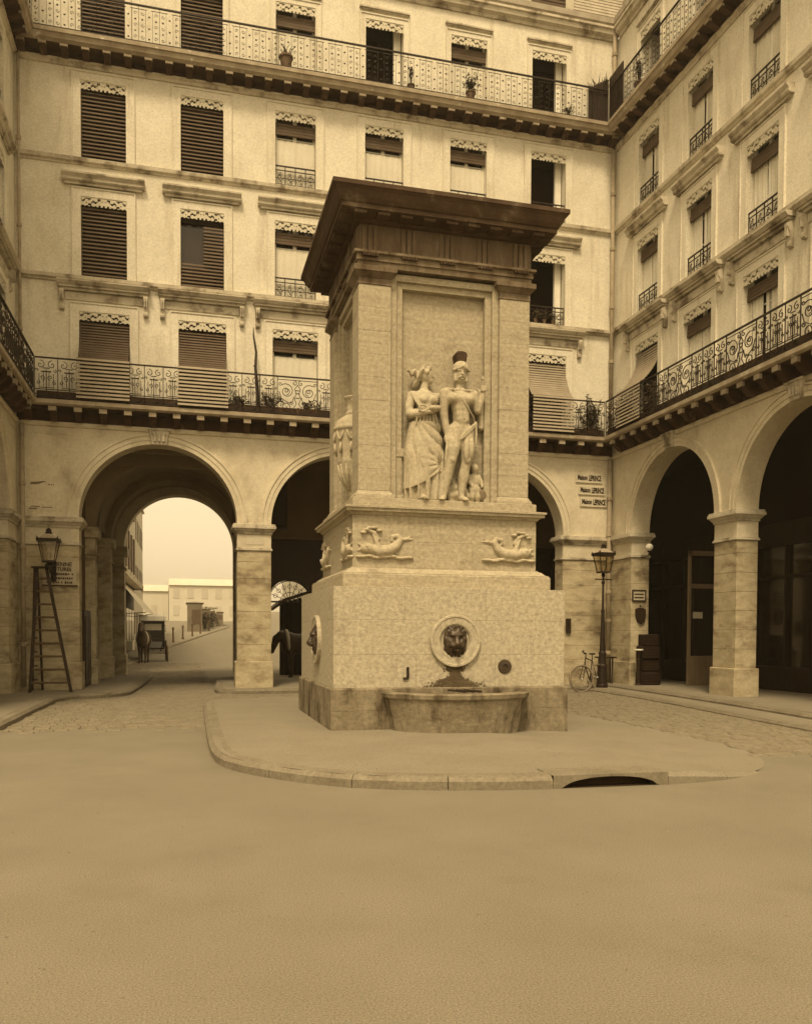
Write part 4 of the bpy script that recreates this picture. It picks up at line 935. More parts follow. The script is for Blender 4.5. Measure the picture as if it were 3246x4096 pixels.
medal(3.80, FY - 1.735, 1.40, 'f'); medal(FX - 1.765, 13.55, 1.40, 'l')
# spout and old outlet
mb = MB(); mb.tube([(3.80, FY - 1.86, 1.27), (3.80, FY - 1.92, 1.24)], .022, 8); mb.build('spout', BRONZE, fount)
mb = MB(); mb.lathe([(.11, .0), (.10, -.018), (.04, -.022), (.03, .05)], (4.58, FY - 1.737, 1.02), 14, 1); mb.build('outlet_plate', BRONZE, fount)
mb = MB(); mb.box(3.07, 3.11, FY - 1.75, FY - 1.73, .86, 1.02); mb.box(3.02, 3.10, FY - 1.76, FY - 1.73, .84, .87); mb.build('iron_clamp', IRON, fount)
# moss where the water runs: a crust of small clumps
rnd = random.Random(11); mb = MB()
for k in range(3600):
    t = rnd.random()**.8; z = 1.06 - .335*t; w = .06 + 1.35*max(0, t - .45)**1.7 + (.05 if t < .3 else 0)
    x = 3.80 + rnd.gauss(0, .5)*w; s = rnd.uniform(.004, .013)*(1.3 - abs(x - 3.8)); y = FY - 1.738 - .002
    if abs(x - 3.8) > .5: continue
    mb.v += [(x - s, y, z - s), (x + s, y, z - s*.6), (x + s*.7, y, z + s), (x - s*.6, y, z + s*.8), (x, y - s*.7, z)]; b = len(mb.v) - 5
    for i in range(4): mb.q.append((b + i, b + (i + 1) % 4, b + 4))
mb.build('moss', MOSS, fount, recalc=False, kind='stuff')

# ---- relief of the two figures (stone)
YP = FRONT + .215                                  # back plane of the panel
Z0 = 3.50
def warrior(X, Y, Z):
    P = (X, Y, Z); y = YP - .17
    d = chain(P, [(4.005, y + .02, 4.56), (4.03, y, 4.70), (4.02, y - .005, 4.86), (3.995, y - .01, 5.02)], [.135, .125, .13, .15])
    d = smin(d, ell(P, (3.905, y - .062, 5.035), (.112, .10, .088)), .022); d = smin(d, ell(P, (4.098, y - .062, 5.03), (.112, .10, .088)), .022)
    for s in (-1, 1):
        d = smin(d, cone(P, (3.995 + s*.03, y - .085, 5.165), (3.995 + s*.19, y - .055, 5.18), .016, .012), .012)
    d = smin(d, ell(P, (3.99, y + .03, 5.10), (.25, .10, .09)), .06)
    for x, z in ((3.965, 4.88), (4.055, 4.88), (3.965, 4.80), (4.06, 4.80), (3.975, 4.72), (4.07, 4.72)): d = smin(d, ell(P, (x, y - .098, z), (.046, .030, .040)), .035)
    d = smin(d, cone(P, (4.0, y, 5.14), (4.005, y - .01, 5.28), .072, .068), .04)
    d = smax(d, -ell(P, (4.04, y - .14, 4.715), (.012, .03, .014)), .008)
    d = smax(d, -cone(P, (3.998, y - .19, 5.10), (4.01, y - .175, 4.78), .018, .014), .018)
    # viewer's left arm hangs down with the scabbard
    d = smin(d, chain(P, [(3.775, y, 5.12), (3.748, y + .0, 4.86), (3.77, y - .03, 4.62), (3.79, y - .05, 4.50)], [.085, .066, .056, .038]), .04)
    d = smin(d, ell(P, (3.785, y - .06, 4.43), (.045, .045, .06)), .02)
    for k in range(4): d = smin(d, cone(P, (3.76 + k*.018, y - .09, 4.43), (3.765 + k*.016, y - .085, 4.37 - .006*(k % 2)), .013, .011), .006)
    d = smin(d, cone(P, (3.755, y - .08, 4.45), (3.805, y - .10, 4.40), .014, .011), .008)
    # other arm bent up to the shaft
    d = smin(d, chain(P, [(4.22, y, 5.12), (4.285, y + .0, 4.90), (4.345, y - .02, 5.08), (4.36, y - .03, 5.17)], [.082, .062, .05, .036]), .04)
    d = smin(d, ell(P, (4.362, y - .035, 5.215), (.042, .04, .052)), .02)
    for k in range(4): d = smin(d, cone(P, (4.325, y - .075, 5.185 + k*.021), (4.395, y - .075, 5.19 + k*.021), .0125, .011), .006)
    # legs, weight on the viewer's right
    d = smin(d, chain(P, [(3.935, y, 4.56), (3.885, y - .06, 4.30), (3.855, y - .075, 4.10), (3.80, y - .02, 3.86), (3.765, y - .01, 3.62)], [.125, .105, .075, .078, .046]), .045)
    d = smin(d, chain(P, [(4.105, y, 4.55), (4.115, y - .03, 4.30), (4.10, y - .035, 4.10), (4.065, y + .0, 3.86), (4.04, y, 3.62)], [.125, .105, .074, .078, .047]), .045)
    for (xx, zz) in ((3.875, 4.32), (4.118, 4.31)):
        d = smin(d, ell(P, (xx - .04, y - .115, zz - .04), (.045, .05, .17)), .016); d = smin(d, ell(P, (xx + .045, y - .10, zz), (.042, .05, .16)), .016)
    for (xx, zz) in ((3.80, 3.90), (4.065, 3.90)): d = smin(d, ell(P, (xx + .035, y - .04, zz), (.04, .05, .11)), .014); d = smin(d, ell(P, (xx - .035, y - .03, zz), (.038, .05, .10)), .014)
    d = smin(d, ell(P, (3.857, y - .125, 4.11), (.045, .04, .05)), .015); d = smin(d, ell(P, (4.10, y - .09, 4.11), (.045, .04, .05)), .015)
    d = smin(d, cone(P, (3.76, y + .02, 3.56), (3.70, y - .14, 3.525), .05, .035), .03); d = smin(d, cone(P, (4.04, y + .02, 3.56), (4.06, y - .15, 3.525), .05, .035), .03)
    for f_ in ((3.685, -.15), (4.06, -.16)):
        for k in range(4): d = smin(d, cone(P, (f_[0] - .03 + k*.02, y + f_[1] + .02, 3.52), (f_[0] - .036 + k*.022, y + f_[1] - .03, 3.512), .014, .011), .006)
    # head, face, helmet
    h = (4.0, y - .03, 5.41); dh = ell(P, h, (.088, .10, .125)); dh = smin(dh, ell(P, (h[0], h[1] - .03, h[2] - .09), (.062, .065, .06)), .03)
    dh = smin(dh, cone(P, (h[0], h[1] - .095, h[2] + .03), (h[0], h[1] - .125, h[2] - .025), .013, .021), .012)
    for s in (-1, 1):
        dh = smax(dh, -ell(P, (h[0] + s*.036, h[1] - .112, h[2] + .010), (.022, .018, .011)), .010); dh = smin(dh, ell(P, (h[0] + s*.036, h[1] - .082, h[2] + .012), (.014, .014, .010)), .004)
        dh = smin(dh, cone(P, (h[0] + s*.012, h[1] - .105, h[2] + .038), (h[0] + s*.065, h[1] - .085, h[2] + .036), .010, .008), .008); dh = smin(dh, cone(P, (h[0] + s*.008, h[1] - .108, h[2] - .052), (h[0] + s*.058, h[1] - .085, h[2] - .072), .015, .007), .006)
        dh = smin(dh, cone(P, (h[0] + s*.092, h[1] - .01, h[2] + .04), (h[0] + s*.085, h[1] - .03, h[2] - .10), .03, .024), .015)
    dh = smin(dh, ell(P, (h[0], h[1] - .10, h[2] - .088), (.03, .018, .010)), .006)
    d = smin(d, dh, .025)
    d = smin(d, smax(ell(P, (h[0] + .01, h[1] + .01, h[2] + .08), (.128, .13, .125)), -(Z - (h[2] + .05)), .012), .008)
    d = smin(d, cone(P, (h[0] - .115, h[1] - .045, h[2] + .05), (h[0] + .005, h[1] - .12, h[2] + .092), .019, .019), .01); d = smin(d, cone(P, (h[0] + .13, h[1] - .045, h[2] + .05), (h[0] + .005, h[1] - .12, h[2] + .092), .019, .019), .01)
    # baldric and the cloth over the hip
    d = smin(d, chain(P, [(3.86, y - .10, 5.19), (3.98, y - .155, 5.03), (4.10, y - .145, 4.88), (4.20, y - .09, 4.76), (4.235, y - .04, 4.68)], [.010, .011, .011, .011, .010]), .008)
    for k in range(4): d = smin(d, chain(P, [(4.245, y - .05, 4.70 - k*.014), (4.15, y - .118, 4.62 - k*.020), (4.05, y - .128, 4.53 - k*.022), (3.995, y - .118, 4.46 - k*.012)], [.013, .014, .014, .012]), .004)
    d = smin(d, chain(P, [(4.245, y - .05, 4.70), (4.25, y - .06, 4.52), (4.24, y - .06, 4.33)], [.022, .018, .012]), .012)
    return d
def maiden(X, Y, Z):
    P = (X, Y, Z); y = YP - .13
    # gown: a tapering column with vertical folds
    t = np.clip((4.78 - Z)/(4.78 - 3.50), 0, 1); cx = 3.47 - .02*t; rx = .17 + .085*np.clip(t*2.2, 0, 1) + .015*t; ry = .12 + .05*np.clip(t*2, 0, 1)
    ang = np.arctan2((Y - y)/ry, (X - cx)/rx); k = np.sqrt(((X - cx)/rx)**2 + ((Y - y)/ry)**2)
    fold = .030*np.clip((t - .05)*2.2, 0, 1)*np.sin(13*ang + 1.2*np.sin(3*Z)) + .010*np.clip((t - .2)*2, 0, 1)*np.sin(29*ang + 5*Z)
    g = (k - 1)*ry*0.9 + fold; g = np.maximum(np.maximum(g, Z - 4.82), 3.50 - Z)
    # overfold swung diagonally: raised sheet above a slanting hem
    hem = 3.66 + .27*np.clip((X - 3.19)/.48, 0, 1)**1.3
    th = np.arctan2(Z - 4.72, X - 3.26); rr0 = np.sqrt((Z - 4.72)**2 + (X - 3.26)**2); th2 = np.arctan2(Z - 4.05, X - 3.72); rr2 = np.sqrt((Z - 4.05)**2 + (X - 3.72)**2)
    sw = np.abs(np.sin(8.5*th + .9*np.sin(5*rr0)))**.7; sw2 = np.abs(np.sin(7*th2 + 1.1))**.7
    g2 = (k - 1.0)*ry*0.9 - .034 + .030*np.clip(rr0*2.2 - .1, 0, 1)*(1 - sw)*np.clip(1.15 - .35*rr0, 0, 1) + .022*np.exp(-(rr2/.30)**2)*(1 - sw2); g2 = np.maximum(np.maximum(g2, Z - 4.66), hem - Z)
    d = smin(g, g2, .008)
    d = smin(d, ell(P, (3.39, y - .11, 4.10), (.075, .06, .26)), .08)          # bent knee under the cloth
    d = smin(d, chain(P, [(3.47, y, 4.74), (3.47, y - .01, 4.88), (3.46, y, 5.02)], [.135, .135, .135]), .04)
    d = smin(d, ell(P, (3.46, y + .02, 5.07), (.205, .09, .075)), .05)
    d = smin(d, ell(P, (3.415, y - .105, 4.985), (.078, .07, .075)), .025); d = smin(d, ell(P, (3.575, y - .10, 4.99), (.078, .07, .075)), .025)
    for k_ in range(6): d = smin(d, chain(P, [(3.25 + .014*k_, y - .07, 5.09), (3.29 + .022*k_, y - .125, 4.95), (3.37 + .026*k_, y - .145, 4.84)], [.010, .012, .010]), .004)
    for k_ in range(7): d = smin(d, chain(P, [(3.32 + .045*k_, y - .135, 4.80), (3.31 + .05*k_, y - .15, 4.70), (3.29 + .056*k_, y - .15, 4.60)], [.010, .013, .008]), .005)
    d = smin(d, chain(P, [(3.30, y - .10, 4.83), (3.47, y - .15, 4.81), (3.64, y - .10, 4.84)], [.018, .02, .018]), .01)
    # forearm across with bowl and serpent
    d = smin(d, chain(P, [(3.27, y, 5.05), (3.215, y - .03, 4.87), (3.225, y - .06, 4.77)], [.078, .066, .062]), .04)
    d = smin(d, chain(P, [(3.225, y - .06, 4.77), (3.33, y - .15, 4.76), (3.44, y - .19, 4.78)], [.06, .05, .036]), .03)
    d = smin(d, ell(P, (3.475, y - .20, 4.785), (.05, .035, .032)), .015)
    for k_ in range(4): d = smin(d, cone(P, (3.49, y - .205, 4.77 + .014*k_), (3.555, y - .215, 4.772 + .013*k_), .0105, .009), .005)
    d = smin(d, smax(ell(P, (3.565, y - .20, 4.84), (.10, .08, .05)), -ell(P, (3.565, y - .20, 4.88), (.085, .065, .045)), .008), .006)
    sn = [(3.38 + .06*math.cos(a), y - .215, 4.83 + .05*math.sin(a)) for a in [i*math.pi/6 for i in range(-2, 11)]]
    d = smin(d, chain(P, sn, [.014]*len(sn)), .004); d = smin(d, chain(P, [(3.43, y - .22, 4.80), (3.50, y - .225, 4.86), (3.58, y - .22, 4.88), (3.65, y - .20, 4.87)], [.014, .015, .015, .019]), .004)
    # head in profile, turned to the right, hair knotted behind
    d = smin(d, cone(P, (3.44, y + .01, 5.10), (3.475, y + .01, 5.26), .062, .055), .035)
    h = (3.485, y - .01, 5.375); dh = ell(P, h, (.098, .085, .115)); dh = smin(dh, ell(P, (h[0] + .05, h[1], h[2] - .085), (.05, .05, .045)), .03)
    dh = smin(dh, cone(P, (h[0] + .088, h[1], h[2] + .03), (h[0] + .118, h[1], h[2] - .02), .014, .018), .012); dh = smin(dh, ell(P, (h[0] + .088, h[1], h[2] - .055), (.018, .026, .014)), .008)
    for s in (-1, 1): dh = smax(dh, -ell(P, (h[0] + .098, h[1] + s*.045, h[2] + .018), (.022, .022, .012)), .008)
    d = smin(d, dh, .025)
    hair = ell(P, (h[0] - .025, h[1] + .0, h[2] + .05), (.11, .10, .09)); hair = smin(hair, ell(P, (h[0] - .13, h[1], h[2] + .0), (.075, .07, .06)), .03); hair = smin(hair, ell(P, (h[0] - .22, h[1] + .01, h[2] + .025), (.055, .055, .045)), .025)
    hair = smin(hair, cone(P, (h[0] - .08, h[1], h[2] - .04), (h[0] - .18, h[1] + .05, h[2] - .17), .045, .02), .03)
    hair = hair + .013*np.sin(62*(X - .5*Z)) + .010*np.sin(46*(Z + .5*X) + 30*Y); hair = np.maximum(hair, -ell(P, (h[0] + .075, h[1] - .0, h[2] - .03), (.085, .12, .10)))
    d = smin(d, hair, .008)
    # far arm laid behind the warrior's shoulder, feet
    d = smin(d, chain(P, [(3.64, y + .02, 5.06), (3.76, y + .06, 5.10)], [.065, .05]), .03)
    d = smin(d, cone(P, (3.40, y - .12, 3.54), (3.42, y - .21, 3.52), .042, .03), .02)
    return d
def slab_clip(fn): return lambda X, Y, Z: np.maximum(fn(X, Y, Z), Y - (YP + .02))
me = sdf_mesh('relief_figure', slab_clip(warrior), (3.60, YP - .42, 3.47), (4.47, YP + .04, 5.66), .0085, FIG)
o = link(bpy.data.objects.new('relief_figure', me), fount); o['label'] = 'carved standing nude warrior in a crested helmet'
me = sdf_mesh('relief_figure', slab_clip(maiden), (3.08, YP - .42, 3.47), (3.84, YP + .04, 5.58), .0085, FIG)
o = link(bpy.data.objects.new('relief_figure', me), fount); o['label'] = 'carved draped woman holding a bowl and serpent'
# crest, spear shaft with cloth, scabbard, column, child, shield
mb = MB(); yc = YP - .13
prof = [(3.965, 5.59), (3.95, 5.64), (3.935, 5.73), (3.955, 5.765), (4.03, 5.775), (4.10, 5.765), (4.12, 5.73), (4.105, 5.64), (4.09, 5.59)]
mb.prism(prof, 1, yc - .06, yc + .15); mb.build('helmet_crest', FDARK, fount, bevel=0.015)
mb = MB(); mb.tube([(4.365, YP - .20, 5.05), (4.362, YP - .20, 5.34)], .018, 8); mb.lathe([(.018, 0), (.03, .03), (.0, .09)], (4.362, YP - .20, 5.34), 8); mb.build('sword_hilt', FOUNT, fount)
def cloth(X, Y, Z):
    d = rbox((X, Y, Z), (4.37, YP - .06, 4.93), (.055, .06, .30), .03); return d + .014*np.sin(60*X + 4*Z)
link(bpy.data.objects.new('hanging_cloth', sdf_mesh('hanging_cloth', cloth, (4.28, YP - .16, 4.58), (4.46, YP + .03, 5.27), .011, FIG)), fount)
mb = MB(); mb.tube([(3.79, YP - .27, 4.38), (3.775, YP - .2, 4.05), (3.76, YP - .16, 3.78)], [.026, .028, .016], 8); mb.build('scabbard', FOUNT, fount, smooth=True)
mb = MB(); mb.lathe([(.085, 3.5), (.085, 3.56), (.07, 3.58), (.062, 3.62), (.056, 4.10), (.062, 4.12), (.08, 4.15)], (3.115, YP - .03, 0), 20); mb.box(3.03, 3.205, YP - .12, YP + .02, 4.15, 4.185); mb.box(3.045, 3.19, YP - .11, YP + .02, 4.185, 4.27); mb.build('small_column', FOUNT, fount)
def child(X, Y, Z):
    P = (X, Y, Z); y = YP - .05; d = ell(P, (4.285, y - .02, 4.035), (.058, .062, .068)); d = smin(d, ell(P, (4.285, y, 4.075), (.07, .06, .045)) + .006*np.sin(80*X + 60*Z), .01)
    d = smin(d, ell(P, (4.285, y, 3.85), (.085, .065, .12)), .04); d = smin(d, ell(P, (4.28, y - .01, 3.73), (.09, .07, .07)), .03)
    d = smin(d, chain(P, [(4.25, y - .02, 3.70), (4.235, y - .04, 3.60), (4.245, y - .01, 3.51)], [.05, .042, .03]), .03); d = smin(d, chain(P, [(4.32, y - .02, 3.70), (4.33, y - .04, 3.60), (4.33, y - .01, 3.51)], [.05, .042, .03]), .03)
    d = smin(d, chain(P, [(4.215, y, 3.92), (4.19, y - .03, 3.83), (4.23, y - .06, 3.77)], [.035, .03, .022]), .02); d = smin(d, chain(P, [(4.355, y, 3.92), (4.39, y - .03, 3.84), (4.39, y - .06, 3.76)], [.035, .03, .022]), .02)
    for s in (-1, 1): d = smax(d, -ell(P, (4.285 + s*.024, y - .085, 4.04), (.012, .012, .008)), .005)
    return d
link(bpy.data.objects.new('relief_child', sdf_mesh('relief_child', slab_clip(child), (4.12, YP - .2, 3.48), (4.46, YP + .04, 4.15), .010, FIG)), fount)
mb = MB(); mb.lathe([(.12, .05), (.125, 0), (.11, -.03), (.06, -.055), (.02, -.06)], (4.385, YP - .06, 3.64), 24, 1); mb.build('round_shield', FMID, fount)
def drape_rock(X, Y, Z):
    d = ell((X, Y, Z), (3.97, YP - .03, 3.66), (.16, .10, .22)); d = smin(d, ell((X, Y, Z), (4.15, YP - .02, 3.60), (.10, .09, .14)), .04); return np.maximum(d + .014*np.sin(40*X + 16*Z) + .008*np.sin(50*Z), Y - YP - .02)
link(bpy.data.objects.new('relief_drapery', sdf_mesh('relief_drapery', drape_rock, (3.78, YP - .16, 3.48), (4.28, YP + .04, 3.92), .011, FIG)), fount)
# ---- dolphins in low relief on the pedestal
def dolphin(X, Y, Z):
    P = (X, Y, Z); pts = [(-.22, 0, -.10), (-.10, 0, -.13), (.02, 0, -.12), (.12, 0, -.06), (.17, 0, .02), (.14, 0, .07), (.07, 0, .06), (.06, 0, .01), (.11, 0, -.01)]
    d = chain(P, pts, [.055, .075, .072, .055, .042, .034, .028, .022, .016])
    d = smin(d, ell(P, (-.25, 0, -.10), (.08, .06, .065)), .03); d = smin(d, cone(P, (-.30, 0, -.10), (-.37, 0, -.13), .03, .012), .02); d = smin(d, cone(P, (-.30, 0, -.08), (-.36, -.01, -.045), .022, .010), .015)
    d = smin(d, ell(P, (-.26, -.05, -.075), (.02, .02, .018)), .008)
    d = smin(d, chain(P, [(-.12, -.02, -.06), (-.15, -.02, .02), (-.18, -.02, .07)], [.035, .025, .01]), .02)
    d = smin(d, chain(P, [(.16, 0, .02), (.26, 0, .035), (.34, 0, .03)], [.025, .022, .008]), .015); d = smin(d, chain(P, [(.24, 0, .03), (.31, 0, .075)], [.02, .007]), .01)
    d = smin(d, chain(P, [(-.10, 0, .02), (-.16, -.01, .10), (-.24, -.01, .13)], [.02, .025, .02]), .02)        # palmette over the back
    for dx, dz in ((-.27, .135), (-.22, .16), (-.15, .165), (-.10, .13), (-.30, .10)): d = smin(d, ell(P, (dx, -.01, dz), (.04, .035, .022)), .012)
    for k in range(7): d = smin(d, ell(P, (-.33 + k*.10, -.005, -.205 + .012*math.sin(k*2.1)), (.07, .04, .022)), .015)
    return np.maximum(d*.9, Y - .03)
dm_ = sdf_mesh('dolphin_relief', dolphin, (-.42, -.11, -.26), (.40, .05, .22), .008, FIG)
def place_dolphin(loc, rz, mir):
    o = bpy.data.objects.new('dolphin_relief', dm_); COL.objects.link(o); o.parent = fount; o.matrix_parent_inverse = Matrix.Translation(-wloc(fount)); o.location = loc; o.rotation_euler = (0, 0, rz); o.scale = (-1.18 if mir else 1.18, 1.25, 1.15); return o
yd = FY - 1.43 + .03
place_dolphin((FX - .92, yd, 2.86), 0, False); place_dolphin((FX + .95, yd, 2.86), 0, True)
place_dolphin((FX - 1.43, FY - .95, 2.86), -math.pi/2, True); place_dolphin((FX - 1.43, FY + .92, 2.86), -math.pi/2, False)
# ---- urn in the left panel
ux, uy = FX - SH + .16, 13.72
mb = MB(); up_ = [(.12, 3.50), (.15, 3.50), (.15, 3.58), (.07, 3.62), (.06, 3.70), (.08, 3.72), (.07, 3.75), (.13, 3.84), (.20, 4.02), (.25, 4.22), (.255, 4.24), (.25, 4.26), (.285, 4.48), (.305, 4.66), (.31, 4.72), (.325, 4.73), (.325, 4.78), (.30, 4.80), (.30, 4.83), (.26, 4.90), (.17, 4.96), (.13, 4.99), (.15, 5.01), (.12, 5.03), (.10, 5.06), (.11, 5.16), (.14, 5.24), (.16, 5.26), (.15, 5.28)]
b0 = len(mb.v); mb.lathe(up_, (ux, uy, 0), 40)
urn = mb.build('urn', FIG, fount, smooth=True); urn['label'] = 'tall carved urn in the left-hand panel'
for k in range(14):
    a = 2*math.pi*k/14; c_, s_ = math.cos(a), math.sin(a)
    mb = MB(); mb.tube([(ux + r*c_, uy + r*s_, z) for r, z in ((.09, 3.78), (.16, 3.90), (.215, 4.02), (.25, 4.19))], [.012, .022, .028, .012], 6); mb.build('gadroon', FIG, urn, smooth=True)
for k in range(10):
    a = 2*math.pi*k/10; c_, s_ = math.cos(a), math.sin(a); mb = MB()
    mb.tube([(ux + .31*math.cos(a + t*.22), uy + .31*math.sin(a + t*.22), 4.70 - .14*(1 - t*t)) for t in (-1, -.6, -.2, .2, .6, 1)], .018, 5); mb.tube([(ux + .295*c_, uy + .295*s_, 4.36), (ux + .30*c_, uy + .30*s_, 4.52)], [.03, .018], 5); mb.build('garland', FIG, urn, smooth=True)
for s in (-1, 1):
    mb = MB(); mb.tube([(ux - .05, uy + s*.12, 5.22), (ux - .05, uy + s*.24, 5.16), (ux - .05, uy + s*.27, 5.02), (ux - .05, uy + s*.24, 4.90)], .022, 6); mb.build('handle', FIG, urn, smooth=True)

# ------------------------------------------------------------------ things in the court
def xf(loc, rz):
    c, s = math.cos(rz), math.sin(rz); return lambda x, y, z: Vector((loc[0] + c*x - s*y, loc[1] + s*x + c*y, loc[2] + z))
def lantern_head(parent, cx, cy, z, s=1.0):
    """square tapering street lantern, z = bottom of the glass"""
    a, b, h = .125*s, .20*s, .43*s
    mb = MB()
    for sx, sy in ((-1, -1), (1, -1), (1, 1), (-1, 1)): mb.tube([(cx + sx*a, cy + sy*a, z), (cx + sx*b, cy + sy*b, z + h)], .014*s, 4)
    mb.frustum((cx - a - .02, cx + a + .02, cy - a - .02, cy + a + .02), (cx - a - .01, cx + a + .01, cy - a - .01, cy + a + .01), z - .03, z + .01)
    mb.frustum((cx - b - .035, cx + b + .035, cy - b - .035, cy + b + .035), (cx - b - .045, cx + b + .045, cy - b - .045, cy + b + .045), z + h, z + h + .075*s)
    for sx, sy in ((-1, -1), (1, -1), (1, 1), (-1, 1)): mb.frustum((cx + sx*b - .02, cx + sx*b + .02, cy + sy*b - .02, cy + sy*b + .02), (cx + sx*(b + .03) - .008, cx + sx*(b + .03) + .008, cy + sy*(b + .03) - .008, cy + sy*(b + .03) + .008), z + h + .07*s, z + h + .12*s)
    mb.build('lantern_frame', IRON, parent)
    mb = MB(); mb.frustum((cx - b, cx + b, cy - b, cy + b), (cx - .07*s, cx + .07*s, cy - .07*s, cy + .07*s), z + h + .076*s, z + h + .19*s); mb.build('lantern_roof', PALEBLIND, parent)
    mb = MB(); mb.lathe([(.05*s, 0), (.085*s, .03*s), (.05*s, .06*s), (.07*s, .09*s), (.03*s, .13*s), (.0, .15*s)], (cx, cy, z + h + .19*s), 12); mb.build('lantern_crown', IRON, parent)
    mb = MB()
    q = [(-1, -1), (1, -1), (1, 1), (-1, 1)]
    for (x0, y0), (x1, y1) in zip(q, q[1:] + q[:1]): mb.poly([(cx + x0*a, cy + y0*a, z + .01), (cx + x1*a, cy + y1*a, z + .01), (cx + x1*b, cy + y1*b, z + h), (cx + x0*b, cy + y0*b, z + h)])
    mb.build('lantern_pane', CLEAR, parent, recalc=False)
    mb = MB(); mb.tube([(cx, cy, z), (cx, cy, z + h*.5)], .012*s, 6); mb.lathe([(.02, 0), (.035, .02), (.03, .10), (.01, .12)], (cx, cy, z + h*.45), 8); mb.build('burner', WHITE, parent)
lp = thing('street_lamp', 'dark cast-iron lamp post with square lantern in the right corner behind the bicycle', 'street lamp', (10.82, 21.15, .085))
lx, ly = 10.82, 21.15
mb = MB(); mb.lathe([(0.156, .08), (0.156, .16), (0.139, .18), (0.127, .60), (0.135, .62), (0.135, .68), (0.107, .72), (0.094, .95), (0.102, .97), (0.102, 1.02), (0.078, 1.06), (0.061, 1.6), (0.041, 2.1), (0.049, 2.12), (0.049, 2.16), (0.033, 2.2), (0.028, 2.85), (0.049, 2.88), (0.049, 2.93), (0.029, 2.96), (0.025, 3.04), (0.057, 3.10), (0.033, 3.17)], (lx, ly, 0), 14); mb.build('post', IRON, lp, smooth=False)
mb = MB(); mb.tube([(lx - .24, ly, 2.99), (lx + .24, ly, 2.99)], .016, 6); mb.build('ladder_rest', IRON, lp)
for k in range(8):
    a = math.pi*k/4; mb = MB(); mb.tube([(lx + .130*math.cos(a), ly + .130*math.sin(a), .22), (lx + .122*math.cos(a), ly + .122*math.sin(a), .58)], .014, 4); mb.build('base_rib', IRON, lp)
lantern_head(lp, lx, ly, 3.19)
wl = thing('wall_lantern', 'square glass lantern on an iron bracket above the stepladder by the left pier', 'lantern', (-3.06, 21.5, 3.0))
mb = MB(); mb.tube([(-3.06, 22.2, 2.85), (-3.06, 21.9, 2.84), (-3.06, 21.6, 2.92), (-3.06, 21.45, 3.08)], .022, 6); mb.tube([(-3.06 + .0, 22.18 - .11*(1 + math.cos(t)), 3.02 + .11*math.sin(t)) for t in [i*math.pi/6 for i in range(11)]], .014, 5); mb.lathe([(.03, 2.95), (.07, 3.0), (.10, 3.04), (.05, 3.09), (.09, 3.12)], (-3.06, 21.45, 0), 10); mb.box(-3.12, -3.0, 22.16, 22.198, 2.7, 3.15); mb.build('bracket', IRON, wl)
lantern_head(wl, -3.06, 21.45, 3.14, 1.0)
# stepladder
ld = thing('stepladder', 'tall dark wooden stepladder standing against the left pier under the lantern', 'ladder', (-3.1, 21.4, .12))
def stile(a, b, w=.05, d=.03, nm='stile'):
    m_ = MB(); a, b = Vector(a), Vector(b); m_.prism([(-w/2, -d/2), (w/2, -d/2), (w/2, d/2), (-w/2, d/2)], 2, 0, 1); t = b - a
    m_.v = [tuple(a + t*v[2] + Vector((v[0], v[1], 0))) for v in m_.v]; return m_.build(nm, MIDWOOD if nm == 'rung' else DARKWOOD, ld)
L0, L1, R0, R1 = (-3.44, 21.15, .12), (-3.34, 21.62, 2.98), (-2.56, 21.12, .12), (-3.14, 21.62, 2.98)
stile(L0, L1, .07, .04); stile(R0, R1, .07, .04); stile((-3.52, 21.95, .12), (-3.40, 21.66, 2.98), .05, .03); stile((-3.30, 22.0, .12), (-3.34, 21.66, 2.98), .05, .03)
for k in range(9):
    t = (.22 + k*.30)/2.86; a = Vector(L0).lerp(Vector(L1), t); b = Vector(R0).lerp(Vector(R1), t); m_ = MB(); m_.tube([a, b], .024, 6); m_.build('rung', MIDWOOD, ld)
for k in range(8):
    t = (.25 + k*.33)/2.86; a = Vector((-3.52, 21.85, .12)).lerp(Vector((-3.42, 21.66, 2.98)), t); b = Vector((-3.40, 21.95, .12)).lerp(Vector((-3.36, 21.66, 2.98)), t); m_ = MB(); m_.tube([a, b], .016, 6); m_.build('rung', DARKWOOD, ld)
mb = MB(); mb.box(-3.46, -3.06, 21.54, 21.76, 2.98, 3.02); mb.build('platform', DARKWOOD, ld, bevel=0.005)
# bicycle
bk = thing('bicycle', 'old bicycle leaning by the lamp post in the right corner, front wheel towards the court', 'bicycle', (10.2, 20.7, 0))
def wheel(c, axis, r, nm='wheel'):
    """axis = unit vector along the axle"""
    ax = Vector(axis).normalized(); e2 = Vector((0, 0, 1)); e1 = e2.cross(ax); c = Vector(c)
    pt = lambda a, rr, o=0: c + e1*(rr*math.cos(a)) + e2*(rr*math.sin(a)) + ax*o
    m_ = MB(); m_.tube([pt(2*math.pi*i/36, r - .024) for i in range(36)], .027, 6, closed=True); w = m_.build(nm, RUBBER, bk, smooth=True)
    m_ = MB(); m_.tube([pt(2*math.pi*i/36, r - .045) for i in range(36)], .010, 5, closed=True); m_.build('rim', IRON, w)
    m_ = MB()
    for i in range(24): m_.tube([pt(2*math.pi*i/24, .02, .03*(-1)**i), pt(2*math.pi*(i + .8)/24, r - .05)], .0025, 3)
    m_.build('spokes', IRON, w)
    m_ = MB(); m_.tube([c - ax*.05, c + ax*.05], .02, 8); m_.build('hub', WHITE, w)
fc, rc = Vector((9.86, 20.42, .365)), Vector((10.60, 21.05, .365))
wheel(fc, (0.10, -1, 0), .365); dirv = (rc - fc).normalized(); wheel(rc, (-dirv.y, dirv.x, 0), .365)
